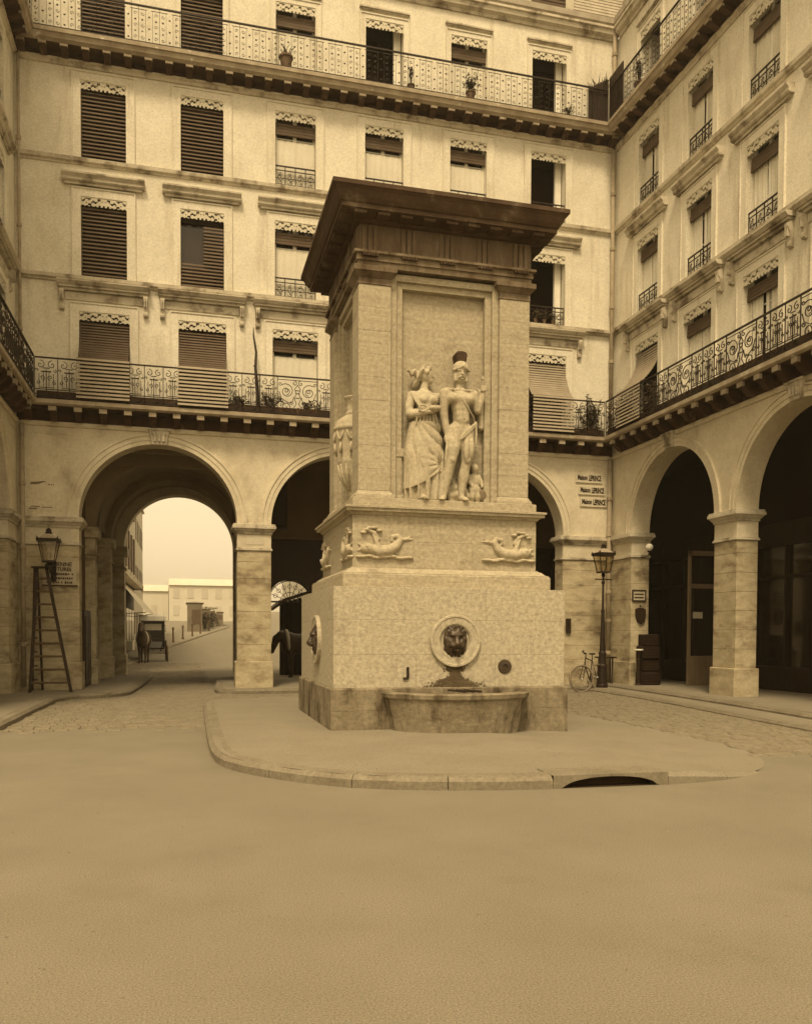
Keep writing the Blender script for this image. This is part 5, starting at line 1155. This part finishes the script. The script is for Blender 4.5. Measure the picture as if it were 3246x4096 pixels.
head_t = fc + dirv*.26 + Vector((0, 0, .56)); head_b = fc + dirv*.20 + Vector((0, 0, .36)); bb = fc.lerp(rc, .56) + Vector((0, 0, -.07)); seat = fc.lerp(rc, .70) + Vector((0, 0, .50))
def bar(a, b, r=.015, nm='frame_tube', mt=IRON):
    m_ = MB(); m_.tube([a, b], r, 6); return m_.build(nm, mt, bk, smooth=True)
bar(head_t, head_b, .018); bar(head_t - Vector((0, 0, .03)), seat - Vector((0, 0, .06))); bar(head_b, bb, .017); bar(seat, bb); bar(seat - Vector((0, 0, .05)), rc, .010); bar(bb, rc, .011)
side = Vector((-dirv.y, dirv.x, 0))
for s in (-1, 1): bar(head_b + side*.03*s, fc + side*.05*s, .011, 'fork')
m_ = MB(); hb = head_t + Vector((0, 0, .07)); ts = Vector((.96, .10, 0)).normalized()
m_.tube([hb - ts*.10 + Vector((-.10, -.25, .10)), hb + Vector((-.14, -.14, .07)), hb + Vector((-.06, -.03, .01)), hb, hb + Vector((.05, .06, .01)), hb + Vector((-.02, .18, .06)), hb + Vector((.08, .26, .09))], .012, 6); m_.tube([head_t, hb], .012, 6); m_.build('handlebar', IRON, bk, smooth=True)
m_ = MB(); sd_ = seat + Vector((0, 0, .10)); m_.lathe([(0.0, 0), (.06, .01), (.08, .03), (.06, .05), (0, .055)], (0, 0, 0), 10); m_.v = [tuple(sd_ + dirv*v[0]*1.9 + side*v[1] + Vector((0, 0, v[2]))) for v in m_.v]; m_.build('saddle', DARKWOOD, bk, smooth=True); bar(seat, sd_, .012, 'seat_post')
m_ = MB(); m_.tube([bb + side*.05, bb + side*.05 + Vector((0, 0, -.17)), bb + side*.14 + Vector((0, 0, -.17))], .010, 5); m_.tube([bb - side*.05, bb - side*.05 + Vector((0, 0, .17)), bb - side*.14 + Vector((0, 0, .17))], .010, 5); m_.tube([bb + side*.04 + dirv*(.09*math.cos(a)) + Vector((0, 0, .09*math.sin(a))) for a in [i*math.pi/9 for i in range(18)]], .008, 4, closed=True); m_.build('crank', IRON, bk)
# folding stool beside the bicycle
st = thing('folding_stand', 'small dark wooden trestle standing on the pavement right of the lamp post', 'trestle', (11.15, 21.55, .085))
for x in (10.98, 11.32):
    for dy in (-.16, .16): m_ = MB(); m_.tube([(x + (dy*.35), 21.6 + dy, .16), (x - dy*.35, 21.6 - dy*.2, .86)], .022, 5); m_.build('leg', DARKWOOD, st)
m_ = MB(); m_.box(10.90, 11.40, 21.42, 21.78, .86, .90); m_.build('top', DARKWOOD, st)
# corner shop: cabinet with rounded back, pedestal with a white top, wall boards, globe lamp
cb = thing('crate_stack', 'tall dark stack of wicker crates in the arcade against the right corner pier', 'crates', (11.95, 20.75, .165))
for k, (x0, x1, z0, z1, dy) in enumerate(((11.70, 12.25, .165, .52, 0), (11.74, 12.22, .53, .86, .03), (11.70, 12.20, .87, 1.20, -.02), (11.78, 12.18, 1.21, 1.52, .02))):
    m_ = MB(); m_.box(x0, x1, 20.6 + dy, 20.95 + dy, z0, z1); c_ = m_.build('crate', ROOM, cb, bevel=0.015)
    for q in range(4): zq = z0 + .03 + q*(z1 - z0 - .05)/4; m_ = MB(); m_.box(x0 - .008, x1 + .008, 20.59 + dy, 20.6 + dy, zq, zq + .045); m_.build('slat', DARKWOOD, c_)
pd = thing('pedestal_table', 'small tall table with a white round top at the foot of the right corner pier', 'table', (11.60, 20.62, .165))
m_ = MB(); m_.lathe([(.0, 1.09), (.12, 1.09), (.125, 1.11), (.12, 1.125), (0, 1.128)], (11.60, 20.62, 0), 18); m_.build('top', WHITE, pd)
m_ = MB(); m_.lathe([(.10, .165), (.09, .19), (.04, .22), (.03, .9), (.07, 1.09)], (11.60, 20.62, 0), 12); m_.build('leg', DARKWOOD, pd)
sg = thing('framed_notice', 'small framed notice with two dark lines on the right corner pier', 'sign', (11.81, 21.0, 2.43))
m_ = MB(); m_.box(11.625, 11.995, 21.002, 21.018, 2.43, 2.70); m_.build('board', PLAQUE, sg)
m_ = MB(); m_.box(11.605, 11.635, 20.985, 21.016, 2.41, 2.72); m_.box(11.985, 12.015, 20.985, 21.016, 2.41, 2.72); m_.box(11.635, 11.985, 20.985, 21.016, 2.69, 2.72); m_.box(11.635, 11.985, 20.985, 21.016, 2.41, 2.44); m_.build('frame', DARKWOOD, sg)
for z in (2.60, 2.51): m_ = MB(); m_.box(11.67, 11.95, 20.998, 21.001, z - .018, z + .018); m_.build('dark_line', INK, sg)
sh = thing('shield_board', 'dark shield-shaped board hung on the right corner pier below the notice', 'board', (11.86, 21.0, 1.8))
m_ = MB(); m_.prism([(11.70, 2.20), (11.78, 2.235), (11.90, 2.235), (12.0, 2.20), (12.01, 2.02), (11.97, 1.86), (11.86, 1.79), (11.76, 1.86), (11.70, 2.02)], 1, 20.96, 21.018); m_.build('board', DARKWOOD, sh, bevel=0.01)
m_ = MB(); m_.lathe([(.015, 0), (.03, .01), (.015, .02)], (11.86, 21.0, 2.29), 8, 1); m_.build('hook', IRON, sh)
gl = thing('globe_lamp', 'white glass globe lamp under the first right-hand arch', 'lamp', (11.84, 20.55, 3.8))
m_ = MB(); m_.lathe([(.10*math.sin(math.pi*i/12), -.10*math.cos(math.pi*i/12)) for i in range(1, 12)], (11.84, 20.55, 3.82), 20); m_.build('globe', WHITE, gl, smooth=True)
m_ = MB(); m_.tube([(11.84, 21.0, 3.60), (11.84, 20.75, 3.58), (11.84, 20.58, 3.62), (11.84, 20.55, 3.72)], .014, 6); m_.lathe([(.03, 3.69), (.06, 3.72), (.04, 3.74)], (11.84, 20.55, 0), 10); m_.build('arm', IRON, gl)
# ---- signs and paper
def fplace(cx, cz, y): return lambda a, b, d: Vector((cx + a, y - d, cz + b))
for (x0, x1, z0, z1, nm) in ((10.47, 11.27, 5.74, 6.0, 'topmost'), (10.56, 11.36, 5.41, 5.65, 'middle'), (10.61, 11.41, 5.08, 5.33, 'lowest')):
    s_ = thing('shop_sign', nm + ' of three pale name plates stacked above the right corner pier', 'sign', ((x0 + x1)/2, 22.18, z0), 'shop name plates')
    m_ = MB(); m_.box(x0, x1, 22.165, 22.198, z0, z1); m_.build('plate', PAPER, s_)
    text_mesh('lettering', 'Maison', .19, fplace(x0 + .20, (z0 + z1)/2 + .005, 22.163), INK, s_, .004, sx=.56, bold=.007); text_mesh('lettering', 'LEPRINCE', .205, fplace(x0 + .575, (z0 + z1)/2 - .005, 22.163), INK, s_, .004, sx=.42, bold=.009)
pq = thing('name_plaque', 'pale plaque with five lines of lettering on the left pier beside the lantern', 'sign', (-2.93, 22.18, 2.63))
m_ = MB(); m_.box(-3.30, -2.555, 22.165, 22.198, 2.63, 3.20); m_.build('plate', PLAQUE, pq)
text_mesh('lettering', 'ETIENNE', .135, fplace(-2.90, 3.12, 22.163), SOOT_SHADE, pq, .003, sx=.95, bold=.004); text_mesh('lettering', 'VOITURES', .12, fplace(-2.92, 3.0, 22.163), SOOT_SHADE, pq, .003, sx=.95, bold=.004)
rr_ = random.Random(5)
for z in (2.89, 2.79, 2.69):
    m_ = MB(); x = -3.22
    while x < -2.63:
        w = rr_.uniform(.018, .05); h = rr_.uniform(.02, .035); m_.box(x, x + w, 22.160, 22.163, z - h, z + h*.8); x += w + rr_.choice((.012, .012, .05))
    m_.build('lettering', SOOT_SHADE, pq)
m_ = MB(); m_.box(-3.32, -2.53, 22.15, 22.199, 2.60, 2.63); m_.build('ledge', SOOT_SHADE, pq)
for (x0, x1, z0, z1, lab) in ((1.47, 1.91, 3.73, 3.99, 'torn paper notice pasted on the neck of the middle pier'), (-2.99, -2.66, 3.68, 3.98, 'pale paper notice pasted on the left pier behind the lantern')):
    s_ = MB(); s_.prism([(x0, z0), (x1, z0 + .01), (x1 - .01, z1), (x0 + .25*(x1 - x0), z1 - .05), (x0 + .1, z1), (x0 + .01, z1 - .09)], 1, 22.192, 22.198); o = s_.build('paper_notice', PAPER); tag(o, lab, 'notice')
hp = thing('painted_notice', 'faded painted notice with a pointing hand on the wall above the left pier', 'notice', (-3.32, 22.19, 4.4))
m_ = MB(); m_.box(-3.62, -3.03, 22.194, 22.199, 4.40, 5.22); m_.build('panel', ARCADE, hp)
m_ = MB(); m_.prism([(-3.56, 5.0), (-3.40, 5.01), (-3.28, 5.06), (-3.20, 5.075), (-3.28, 5.09), (-3.40, 5.07), (-3.53, 5.06), (-3.57, 5.03)], 1, 22.188, 22.193); m_.build('pointing_hand', FMID, hp)
for x0, x1, z0, z1 in ((-3.17, -3.13, 5.0, 5.03), (-3.11, -3.08, 5.0, 5.03), (-3.06, -3.045, 4.99, 5.03), (-3.56, -3.36, 4.475, 4.495), (-3.32, -3.08, 4.465, 4.48), (-3.60, -3.42, 4.42, 4.45)): m_ = MB(); m_.box(x0, x1, 22.189, 22.193, z0, z1); m_.build('paint_mark', FMID, hp)
m_ = MB(); m_.box(10.22, 10.36, 22.13, 22.198, 1.55, 1.95); o = m_.build('letter_box', DARKWOOD, bevel=0.01); tag(o, 'small dark box fixed to the back pier right of the fountain', 'box')
# ---- plants
def plant(name, label, cat_, loc, w, h, n, pot=None, spiky=False, group=None, seed=1, leaf=.05, depth=None):
    rnd = random.Random(seed); t = thing(name, label, cat_, loc, group); d = depth or w
    ph = 0
    if pot:
        ph = pot; m_ = MB(); m_.lathe([(pot*.32, 0), (pot*.45, pot*.85), (pot*.52, pot*.86), (pot*.52, pot), (pot*.44, pot), (pot*.42, pot*.9)], loc, 14); m_.build('pot', POT, t)
    m_ = MB(); stems = MB()
    for k in range(n):
        if spiky:
            a = rnd.uniform(0, 2*math.pi); l = h*rnd.uniform(.6, 1.0); b = Vector(loc) + Vector((rnd.uniform(-w, w)*.3, rnd.uniform(-d, d)*.3, ph*.9)); tip = b + Vector((math.cos(a)*w*rnd.uniform(.3, 1), math.sin(a)*d*rnd.uniform(.3, 1), l)); mid_ = b.lerp(tip, .5) + Vector((0, 0, .06)); s = Vector((-math.sin(a), math.cos(a), 0))*.016
            m_.poly([b - s, b + s, mid_ + s, mid_ - s]); m_.poly([mid_ - s, mid_ + s, tip])
        else:
            while True:
                p = Vector((rnd.uniform(-1, 1), rnd.uniform(-1, 1), rnd.uniform(-1, 1)))
                if p.length < 1 and (p.length > .35 or rnd.random() < .3): break
            p *= (.75 + .35*math.sin(7*p.x + 3*p.z + seed)); q = Vector(loc) + Vector((p.x*w, p.y*d, ph + h*.5 + p.z*h*.55)); s = leaf*rnd.uniform(.6, 1.3); a = Vector((rnd.gauss(0, 1), rnd.gauss(0, 1), rnd.gauss(0, .7))).normalized(); b = a.orthogonal().normalized()
            m_.poly([q - a*s, q + b*s*.45, q + a*s, q - b*s*.45])
            if k % 9 == 0: stems.tube([Vector(loc) + Vector((p.x*w*.2, p.y*d*.2, ph*.8)), Vector(loc) + Vector((p.x*w*.5, p.y*d*.5, ph + h*.3)), q], .006, 3)
    m_.build('leaves', LEAF, t, recalc=False)
    if not spiky and stems.v: stems.build('stems', DARKWOOD, t)
    return t
plant('potted_plant', 'bare branching plant in a dark tub on the upper balcony left of centre', 'plant', (2.42, 21.86, 15.41), .22, .35, 14, .34, True, 'upper balcony plants', 2)
plant('potted_plant', 'bushy leafy plant in a pot on the upper balcony, right of the open window', 'plant', (7.22, 21.86, 15.41), .24, .42, 260, .26, False, 'upper balcony plants', 3)
plant('potted_plant', 'low dark plant at the foot of the upper balcony rail near the right corner', 'plant', (9.98, 21.86, 15.41), .22, .22, 90, .12, False, 'upper balcony plants', 4)
plant('potted_plant', 'thin upright plant by the open window of the upper balcony', 'plant', (5.62, 21.9, 15.41), .09, .55, 70, .2, False, 'upper balcony plants', 5, depth=.07)
plant('potted_plant', 'leafy plant on the right-hand upper balcony behind the wooden screen', 'plant', (11.25, 20.35, 15.41), .2, .7, 200, .25, False, 'upper balcony plants', 6)
sc_ = thing('wooden_screen', 'dark wooden plank screen in the right corner of the upper balcony', 'screen', (11.0, 21.6, 15.41))
for k in range(7): m_ = MB(); x = 10.55 + k*.085; m_.box(x, x + .078, 21.80, 21.825, 15.41, 16.30 + .05*k); m_.build('plank', DARKWOOD, sc_)
for k in range(9): m_ = MB(); y = 21.78 - k*.085; m_.box(11.15, 11.175, y - .078, y, 15.41, 16.62); m_.build('plank', DARKWOOD, sc_)
plant('spiky_plant', 'spiky plant standing above the wooden screen of the upper balcony', 'plant', (10.98, 21.98, 16.15), .42, .62, 46, None, True, None, 9)
vine = thing('climbing_vine', 'bare climbing vine stem rising from the lower balcony between two left windows', 'plant', (1.70, 21.85, 6.93))
m_ = MB(); m_.tube([(1.74, 21.85, 6.93), (1.72, 21.88, 7.5), (1.68, 21.95, 8.1), (1.70, 22.0, 8.5), (1.64, 22.02, 8.9), (1.635, 22.04, 9.12)], [.05, .045, .035, .028, .02, .008], 6); m_.tube([(1.68, 21.95, 8.1), (1.63, 21.97, 8.16)], .014, 4); m_.tube([(1.72, 21.9, 7.7), (1.79, 21.9, 7.82)], .014, 4); m_.build('stem', DARKWOOD, vine, smooth=True)
for k, (x, w, h, n_, lab) in enumerate(((1.25, .34, .34, 240, 'low dark leafy plant at the rail left of the vine stem on the lower balcony'), (2.02, .36, .42, 260, 'dark leafy plant at the rail right of the vine stem on the lower balcony'), (2.95, .22, .30, 120, 'small leafy plant below the curtained window beside the fountain cornice'), (.35, .5, .3, 260, 'low dark foliage below the second draped blind of the lower balcony'), (-1.7, .7, .26, 300, 'low dark foliage below the first draped blind of the lower balcony'))):
    plant('balcony_plant', lab, 'plant', (x, 21.86, 6.93), w, h, n_, .12, False, 'lower balcony plants', 20 + k, depth=.1)
plant('balcony_plant', 'spiky leaves at the rail of the lower balcony beside the fountain', 'plant', (3.25, 21.86, 6.93), .28, .35, 16, .12, True, 'lower balcony plants', 31)
plant('balcony_plant', 'dense dark shrub filling the right corner of the lower balcony', 'plant', (10.75, 21.85, 6.93), .42, .95, 700, .15, False, 'lower balcony plants', 32, depth=.14)
plant('balcony_plant', 'dense dark shrub on the right-hand balcony behind the draped blind', 'plant', (11.25, 20.9, 6.93), .16, .8, 600, .15, False, 'lower balcony plants', 33, depth=.45)
plant('balcony_plant', 'leafy shrub on the right-hand balcony past the draped blind', 'plant', (11.25, 19.5, 6.93), .15, .75, 420, .15, False, 'lower balcony plants', 34, depth=.35)
for k, x in enumerate((9.22, 9.48, 9.74)): plant('window_pot', ('left', 'middle', 'right')[k] + ' of three small pale pots on the sill of the open second-floor window', 'plant', (x, 22.16, 10.0), .12, .22, 50, .11, False, 'pots on the open window sill', 40 + k)
# ------------------------------------------------------------------ horses and cab
def horse_fn(neck_low):
    def fn(X, Y, Z):
        P = (X, Y, Z); d = chain(P, [(-.62, 0, 1.20), (0, 0, 1.14), (.48, 0, 1.18)], [.31, .335, .31]); d = smin(d, ell(P, (-.62, 0, 1.24), (.30, .27, .33)), .1); d = smin(d, ell(P, (.55, 0, 1.10), (.26, .24, .32)), .1)
        pts = [(.60, 0, 1.36), (.86, 0, 1.62), (1.02, 0, 1.84)] if not neck_low else [(.60, 0, 1.32), (.82, 0, 1.42), (.98, 0, 1.32)]
        d = smin(d, chain(P, pts, [.22, .17, .125]), .08); e = pts[-1]; mz = (e[0] + .36, 0, e[2] - .26) if not neck_low else (e[0] + .15, 0, e[2] - .40)
        d = smin(d, cone(P, e, mz, .125, .072), .05); d = smin(d, ell(P, mz, (.075, .065, .07)), .03)
        for s in (-1, 1):
            d = smin(d, cone(P, (e[0] - .03, s*.07, e[2] + .08), (e[0] - .02, s*.085, e[2] + .21), .035, .008), .02)
            d = smin(d, chain(P, [(.50, s*.14, 1.0), (.53, s*.14, .70), (.52, s*.14, .50), (.51, s*.14, .16), (.55, s*.14, .05)], [.13, .085, .06, .042, .055]), .04)
            d = smin(d, chain(P, [(-.62, s*.15, 1.10), (-.50, s*.15, .80), (-.72, s*.15, .53), (-.70, s*.15, .16), (-.66, s*.15, .05)], [.20, .12, .066, .045, .058]), .04)
        d = smin(d, chain(P, [(-.90, 0, 1.35), (-1.02, 0, 1.05), (-1.0, 0, .70)], [.06, .085, .03]), .04)
        mane = chain(P, [(p[0] - .10, 0, p[2] + .13) for p in pts], [.05, .055, .04]); return smin(d, mane, .03)
    return fn
def horse(label, loc, rz, low, group):
    T_ = xf(loc, rz); t = thing('horse', label, 'horse', loc, group)
    def post(V): return np.array([tuple(T_(*v)) for v in V.astype(float)])
    lo, hi = ((-1.15, -.42, -.02), (1.55, .42, 2.2)); me = sdf_mesh('body', horse_fn(low), lo, hi, .032, HIDE, post); link(bpy.data.objects.new('body', me), t)
    m_ = MB(T_); cp = [(.62 + .10*math.cos(a)*0 + .05*math.sin(a), .27*math.cos(a), 1.22 + .36*math.sin(a)) for a in [i*math.pi/10 for i in range(20)]]; m_.tube(cp, .055, 6, closed=True); m_.build('collar', AWNING, t, smooth=True)
    m_ = MB(T_); m_.tube([(-.05, .355*math.cos(a), 1.15 + .36*math.sin(a)) for a in [i*math.pi/12 for i in range(24)]], .022, 4, closed=True); m_.build('girth_strap', DARKWOOD, t)
    return t
horse('dark horse with a pale collar, head lowered, seen behind the fountain through the gateway', (3.78, 27.9, 0.0), math.pi, True, 'horses')
horse('dark harnessed horse facing the court in front of the cab in the street', (-2.05, 44.6, 0.0), -math.pi/2 - .05, False, 'horses')
cab = thing('horse_cab', 'black four-wheeled horse cab with a white roof parked in the street beyond the left arch', 'carriage', (-1.68, 47.4, 0))
CT = xf((-1.70, 47.4, 0), -math.pi/2 + .06)
m_ = MB(CT); m_.prism([(-.75, .75), (-.80, 1.10), (-.72, 2.12), (.55, 2.12), (.55, 1.05), (.30, .62), (-.55, .60)], 1, -.58, .58); m_.build('body', COACH, cab, bevel=0.02)
m_ = MB(CT); m_.prism([(-.86, 2.10), (-.84, 2.26), (-.1, 2.42), (.66, 2.36), (.74, 2.10)], 1, -.68, .68); m_.build('roof', WHITE, cab, bevel=0.02)
for s in (-1, 1):
    m_ = MB(CT); m_.box(-.50, .30, *sorted((s*.582, s*.59)), 1.35, 1.95); m_.build('window', GLASS, cab)
    m_ = MB(CT); m_.box(-.45, .32, *sorted((s*.583, s*.60)), .72, 1.28); m_.build('door_panel', COACH, cab, bevel=0.01)
    m_ = MB(CT); m_.lathe([(.05, 1.55), (.07, 1.6), (.07, 1.78), (.03, 1.84), (.05, 1.88)], (.62, s*.62, 0), 8); m_.build('carriage_lamp', WHITE, cab)
m_ = MB(CT); m_.box(.552, .556, -.42, .42, 1.45, 1.95); m_.build('front_window', PAPER, cab)  # pale plate stands in for the daylight seen through the cab
m_ = MB(CT); m_.box(.60, 1.20, -.5, .5, 1.05, 1.18); m_.box(.60, .68, -.5, .5, 1.18, 1.62); m_.prism([(1.2, 1.05), (1.55, .72), (1.50, .68), (1.15, .98)], 1, -.45, .45); m_.box(.55, 1.35, -.4, .4, .62, .72); m_.build('driver_seat', COACH, cab, bevel=0.01)
m_ = MB(CT); m_.tube([(-.7, 0, .55), (1.1, 0, .55)], .03, 6); m_.tube([(1.1, -.62, .45), (1.1, .62, .45)], .025, 6); m_.tube([(-.55, -.66, .52), (-.55, .66, .52)], .025, 6); m_.build('axle', IRON, cab)
for s in (-1, 1): m_ = MB(CT); m_.tube([(1.1, s*.35, .6), (2.2, s*.42, .95), (3.5, s*.38, 1.05)], .025, 6); m_.build('shaft', DARKWOOD, cab)
for (x, r) in ((1.10, .43), (-.55, .55)):
    for s in (-1, 1):
        m_ = MB(CT); m_.tube([(x + (r - .025)*math.cos(a), s*.68, r + (r - .025)*math.sin(a)) for a in [2*math.pi*i/24 for i in range(24)]], .04, 5, closed=True); w = m_.build('wheel', MIDWOOD, cab)
        for i in range(12):
            a = 2*math.pi*i/12; m_ = MB(CT); m_.tube([(x + .05*math.cos(a), s*.68, r + .05*math.sin(a)), (x + (r - .03)*math.cos(a), s*.68, r + (r - .03)*math.sin(a))], .014, 4); m_.build('spoke', MIDWOOD, w)
        m_ = MB(CT); m_.lathe([(.05, -.06), (.07, 0), (.05, .06)], (x, s*.68, r), 10, 1); m_.build('hub', IRON, w)
m_ = MB(CT); m_.tube([(1.0, .45, 1.1), (1.1, .5, 2.0), (1.3, .5, 2.6)], [.012, .010, .004], 4); m_.build('whip', DARKWOOD, cab)
# ------------------------------------------------------------------ the street beyond
ZS = lambda y: max(0.0, (y - 48)*.034)
m_ = MB(); m_.poly([(-160, 48.2, .004), (160, 48.2, .004), (160, 330, ZS(330)), (-160, 330, ZS(330))]); structure(m_.build('street', SAND, recalc=False))
SK = [(-2.62, 31.0), (-2.58, 40.0), (-2.45, 50.0), (-1.35, 60.0), (.15, 72.0), (2.1, 88.0), (5.2, 112.0)]
m_ = MB()
for (x, y), (x2, y2) in zip(SK, SK[1:]): m_.poly([(x, y, ZS(y) + .116), (x2, y2, ZS(y2) + .116), (x2 - 2.6, y2, ZS(y2) + .116), (x - 2.6, y, ZS(y) + .116)])
sp = structure(m_.build('street_pavement', PAVE, recalc=False)); kerb_run(SK, lambda x, y: ZS(y) + .12, sp, step=3.0, seed=12, width=.25)
for k, y in enumerate((62.0, 67.5, 73.0, 79.5, 86.0, 94.0)):
    x = next(a[0] + (b[0] - a[0])*(y - a[1])/(b[1] - a[1]) for a, b in zip(SK, SK[1:]) if a[1] <= y <= b[1]) - .55
    lab = ('nearest', 'second nearest', 'third', 'fourth', 'fifth', 'farthest')[k] + ' thin post along the left kerb of the street beyond the arch'
    m_ = MB(); m_.lathe([(.10, 0), (.10, .12), (.07, .16), (.06, .95), (.09, .98), (.09, 1.05), (.03, 1.16)], (x, y, ZS(y) + .11), 10); o = m_.build('street_post', MIDWOOD); tag(o, lab, 'post', 'posts along the street')
def street_house(label, x0, x1, y0, y1, h, zb, mt, rows, roof=1.2, face='x'):
    B = thing('street_house', label, 'house', ((x0 + x1)/2, (y0 + y1)/2, zb))
    m_ = MB(); m_.box(x0, x1, y0, y1, zb - 1, zb + h); m_.build('wall', mt, B)
    m_ = MB(); m_.prism([(x0 - .15, zb + h), (x1 + .2, zb + h), ((x0 + x1)/2, zb + h + roof)], 1, y0 - .1, y1 + .1); m_.build('roof', SLATE, B)
    n = max(1, int((y1 - y0)/2.4))
    for r in range(rows):
        for k in range(n):
            y = y0 + (k + .5)*(y1 - y0)/n; z = zb + .9 + r*(h - .6)/rows
            m_ = MB(); m_.box(x1 - .02, x1 + .03, y - .5, y + .5, z, z + min(1.7, (h - 1)/rows - .5)); m_.build('window', BLIND, B)
    for k in range(max(1, int((x1 - x0)/2.2))):
        m_ = MB(); x = x0 + .9 + k*2.2; m_.box(x - .45, x + .45, y0 - .03, y0 + .02, zb + .9, zb + min(2.4, h - .4)); m_.build('window', BLIND, B)
    return B
corner = thing('corner_house', 'tall pale corner house with awning shop on the left of the street beyond the arch', 'building', (-5, 45, 0))
m_ = MB(); m_.box(-9, -3.25, 31.5, 60, 4.3, 15); m_.build('wall', STREETWALL, corner)
m_ = MB(); m_.box(-9, -3.35, 31.5, 60, 0, 4.3); m_.build('shopfront', DARKWOOD, corner)
m_ = MB(); m_.box(-9, -2.75, 31.4, 60.3, 4.3, 4.6); m_.build('ledge', TRIM, corner)
for k in range(11):
    y = 33 + k*2.5
    for z in (5.2, 8.6, 11.9): m_ = MB(); m_.box(-3.27, -3.18, y - .5, y + .5, z, z + 2.2); m_.build('window', BLIND, corner)
    m_ = MB(); m_.box(-3.36, -3.30, y - 1.0, y + 1.0, .5, 2.9); m_.build('shop_pane', GLASS, corner)
m_ = MB(); m_.poly([(-3.33, 44.5, 4.25), (-1.92, 44.5, 2.50), (-1.98, 58.0, 2.7), (-3.33, 58.0, 4.25)]); m_.build('awning', AWNING, corner, recalc=False)
m_ = MB(); m_.tube([(-3.3, 44.5, 2.4), (-1.92, 44.5, 2.49)], .02, 5); m_.tube([(-3.3, 58, 2.5), (-2.08, 58, 2.7)], .02, 5); m_.build('awning_arm', IRON, corner)
m_ = MB(); m_.box(-3.3, -2.85, 50, 51.5, .5, 1.05); o = m_.build('pale_crate', PAPER, bevel=0.02); tag(o, 'pale crate in front of the shop beside the cab', 'crate')
FARH = mat('far_house_render', (0.20, 0.152, 0.092), (0.14, 0.104, 0.06), 0.8)
for (x, y, l, h, lab, mt_) in ((1.6, 92.0, 7, 3.1, 'nearest low dark house far up the street', FARH), (2.6, 101.0, 8, 2.4, 'second low house far up the street', FARH), (3.6, 110.0, 8, 2.5, 'third low house far up the street', STREETWALL), (4.8, 119.0, 10, 1.9, 'farthest low house at the head of the street', FARH)):
    street_house(lab, x - 1.5, x, y, y + l, h, ZS(y), mt_, 1, roof=.12)
for k, (x, y, w, h) in enumerate(((2.0, 99.8, .8, 2.4), (3.1, 109.0, .9, 2.2), (2.6, 104.5, .5, 1.4))): plant('roadside_bush', ('nearest', 'farthest', 'smallest')[k] + ' bush between the low houses up the street', 'bush', (x, y, ZS(y) + .1), w, h, 420, None, False, 'bushes up the street', 60 + k, leaf=.16)
HAZESHUT = mat('haze_toned_shutter', (0.48, 0.41, 0.28), (0.42, 0.355, 0.24), 1.0)  # fading by haze put into the colour: shutters kept close to the wall tone
for (x0, x1, y, h, lab) in ((-30, -16, 150, 6.5, 'low pale hazy house far left at the head of the street'), (-15.8, -3.0, 156, 5.0, 'low pale hazy house left of the middle at the head of the street'), (-2.8, 10.5, 150, 6.0, 'low pale hazy house closing the view above the dark roofs of the street')):
    B_ = thing('terrace_house', lab, 'house', ((x0 + x1)/2, y, ZS(y)), 'pale houses at the head of the street'); zb = ZS(y)
    m_ = MB(); m_.box(x0, x1, y, y + 9, zb - 1, zb + h); m_.build('wall', STREETWALL, B_)
    m_ = MB(); m_.prism([(y - .3, zb + h), (y + 9.3, zb + h), (y + 7, zb + h + 1.2), (y + 2, zb + h + 1.2)], 0, x0, x1); m_.build('roof', STREETWALL, B_)
    for r in range(2 if h > 5.5 else 1):
        for k in range(int((x1 - x0)/2.3)):
            x = x0 + 1.2 + k*2.3; m_ = MB(); m_.box(x - .5, x + .5, y - .06, y + .05, zb + .9 + r*2.9, zb + 2.6 + r*2.9); m_.build('window', HAZESHUT, B_)
street_house('pale tall house next to the corner shop on the left of the street', -10.0, -3.9, 62, 84, 12, ZS(62), STREETWALL, 3)
# far right side of the street, half hidden by the middle pier
street_house('pale tall house on the right of the street behind the middle pier', 9.0, 16.0, 60, 84, 12, ZS(60), STREETWALL, 3)
# ------------------------------------------------------------------ haze
hz = MB(); hz.box(-620, 620, -320, 920, -2.0, 48.0)
hm = bpy.data.materials.new('thin_haze'); hm.use_nodes = True; t_ = hm.node_tree; t_.nodes.clear()
ho = t_.nodes.new('ShaderNodeOutputMaterial'); hv = t_.nodes.new('ShaderNodeVolumePrincipled'); hv.inputs['Color'].default_value = (1.0, 0.90, 0.68, 1); hv.inputs['Density'].default_value = 0.0010; hv.inputs['Anisotropy'].default_value = 0.3
t_.links.new(hv.outputs[0], ho.inputs['Volume'])
hzo = hz.build('haze', hm, kind='stuff'); hzo['label'] = 'thin pale haze filling the street'; hzo['category'] = 'haze'
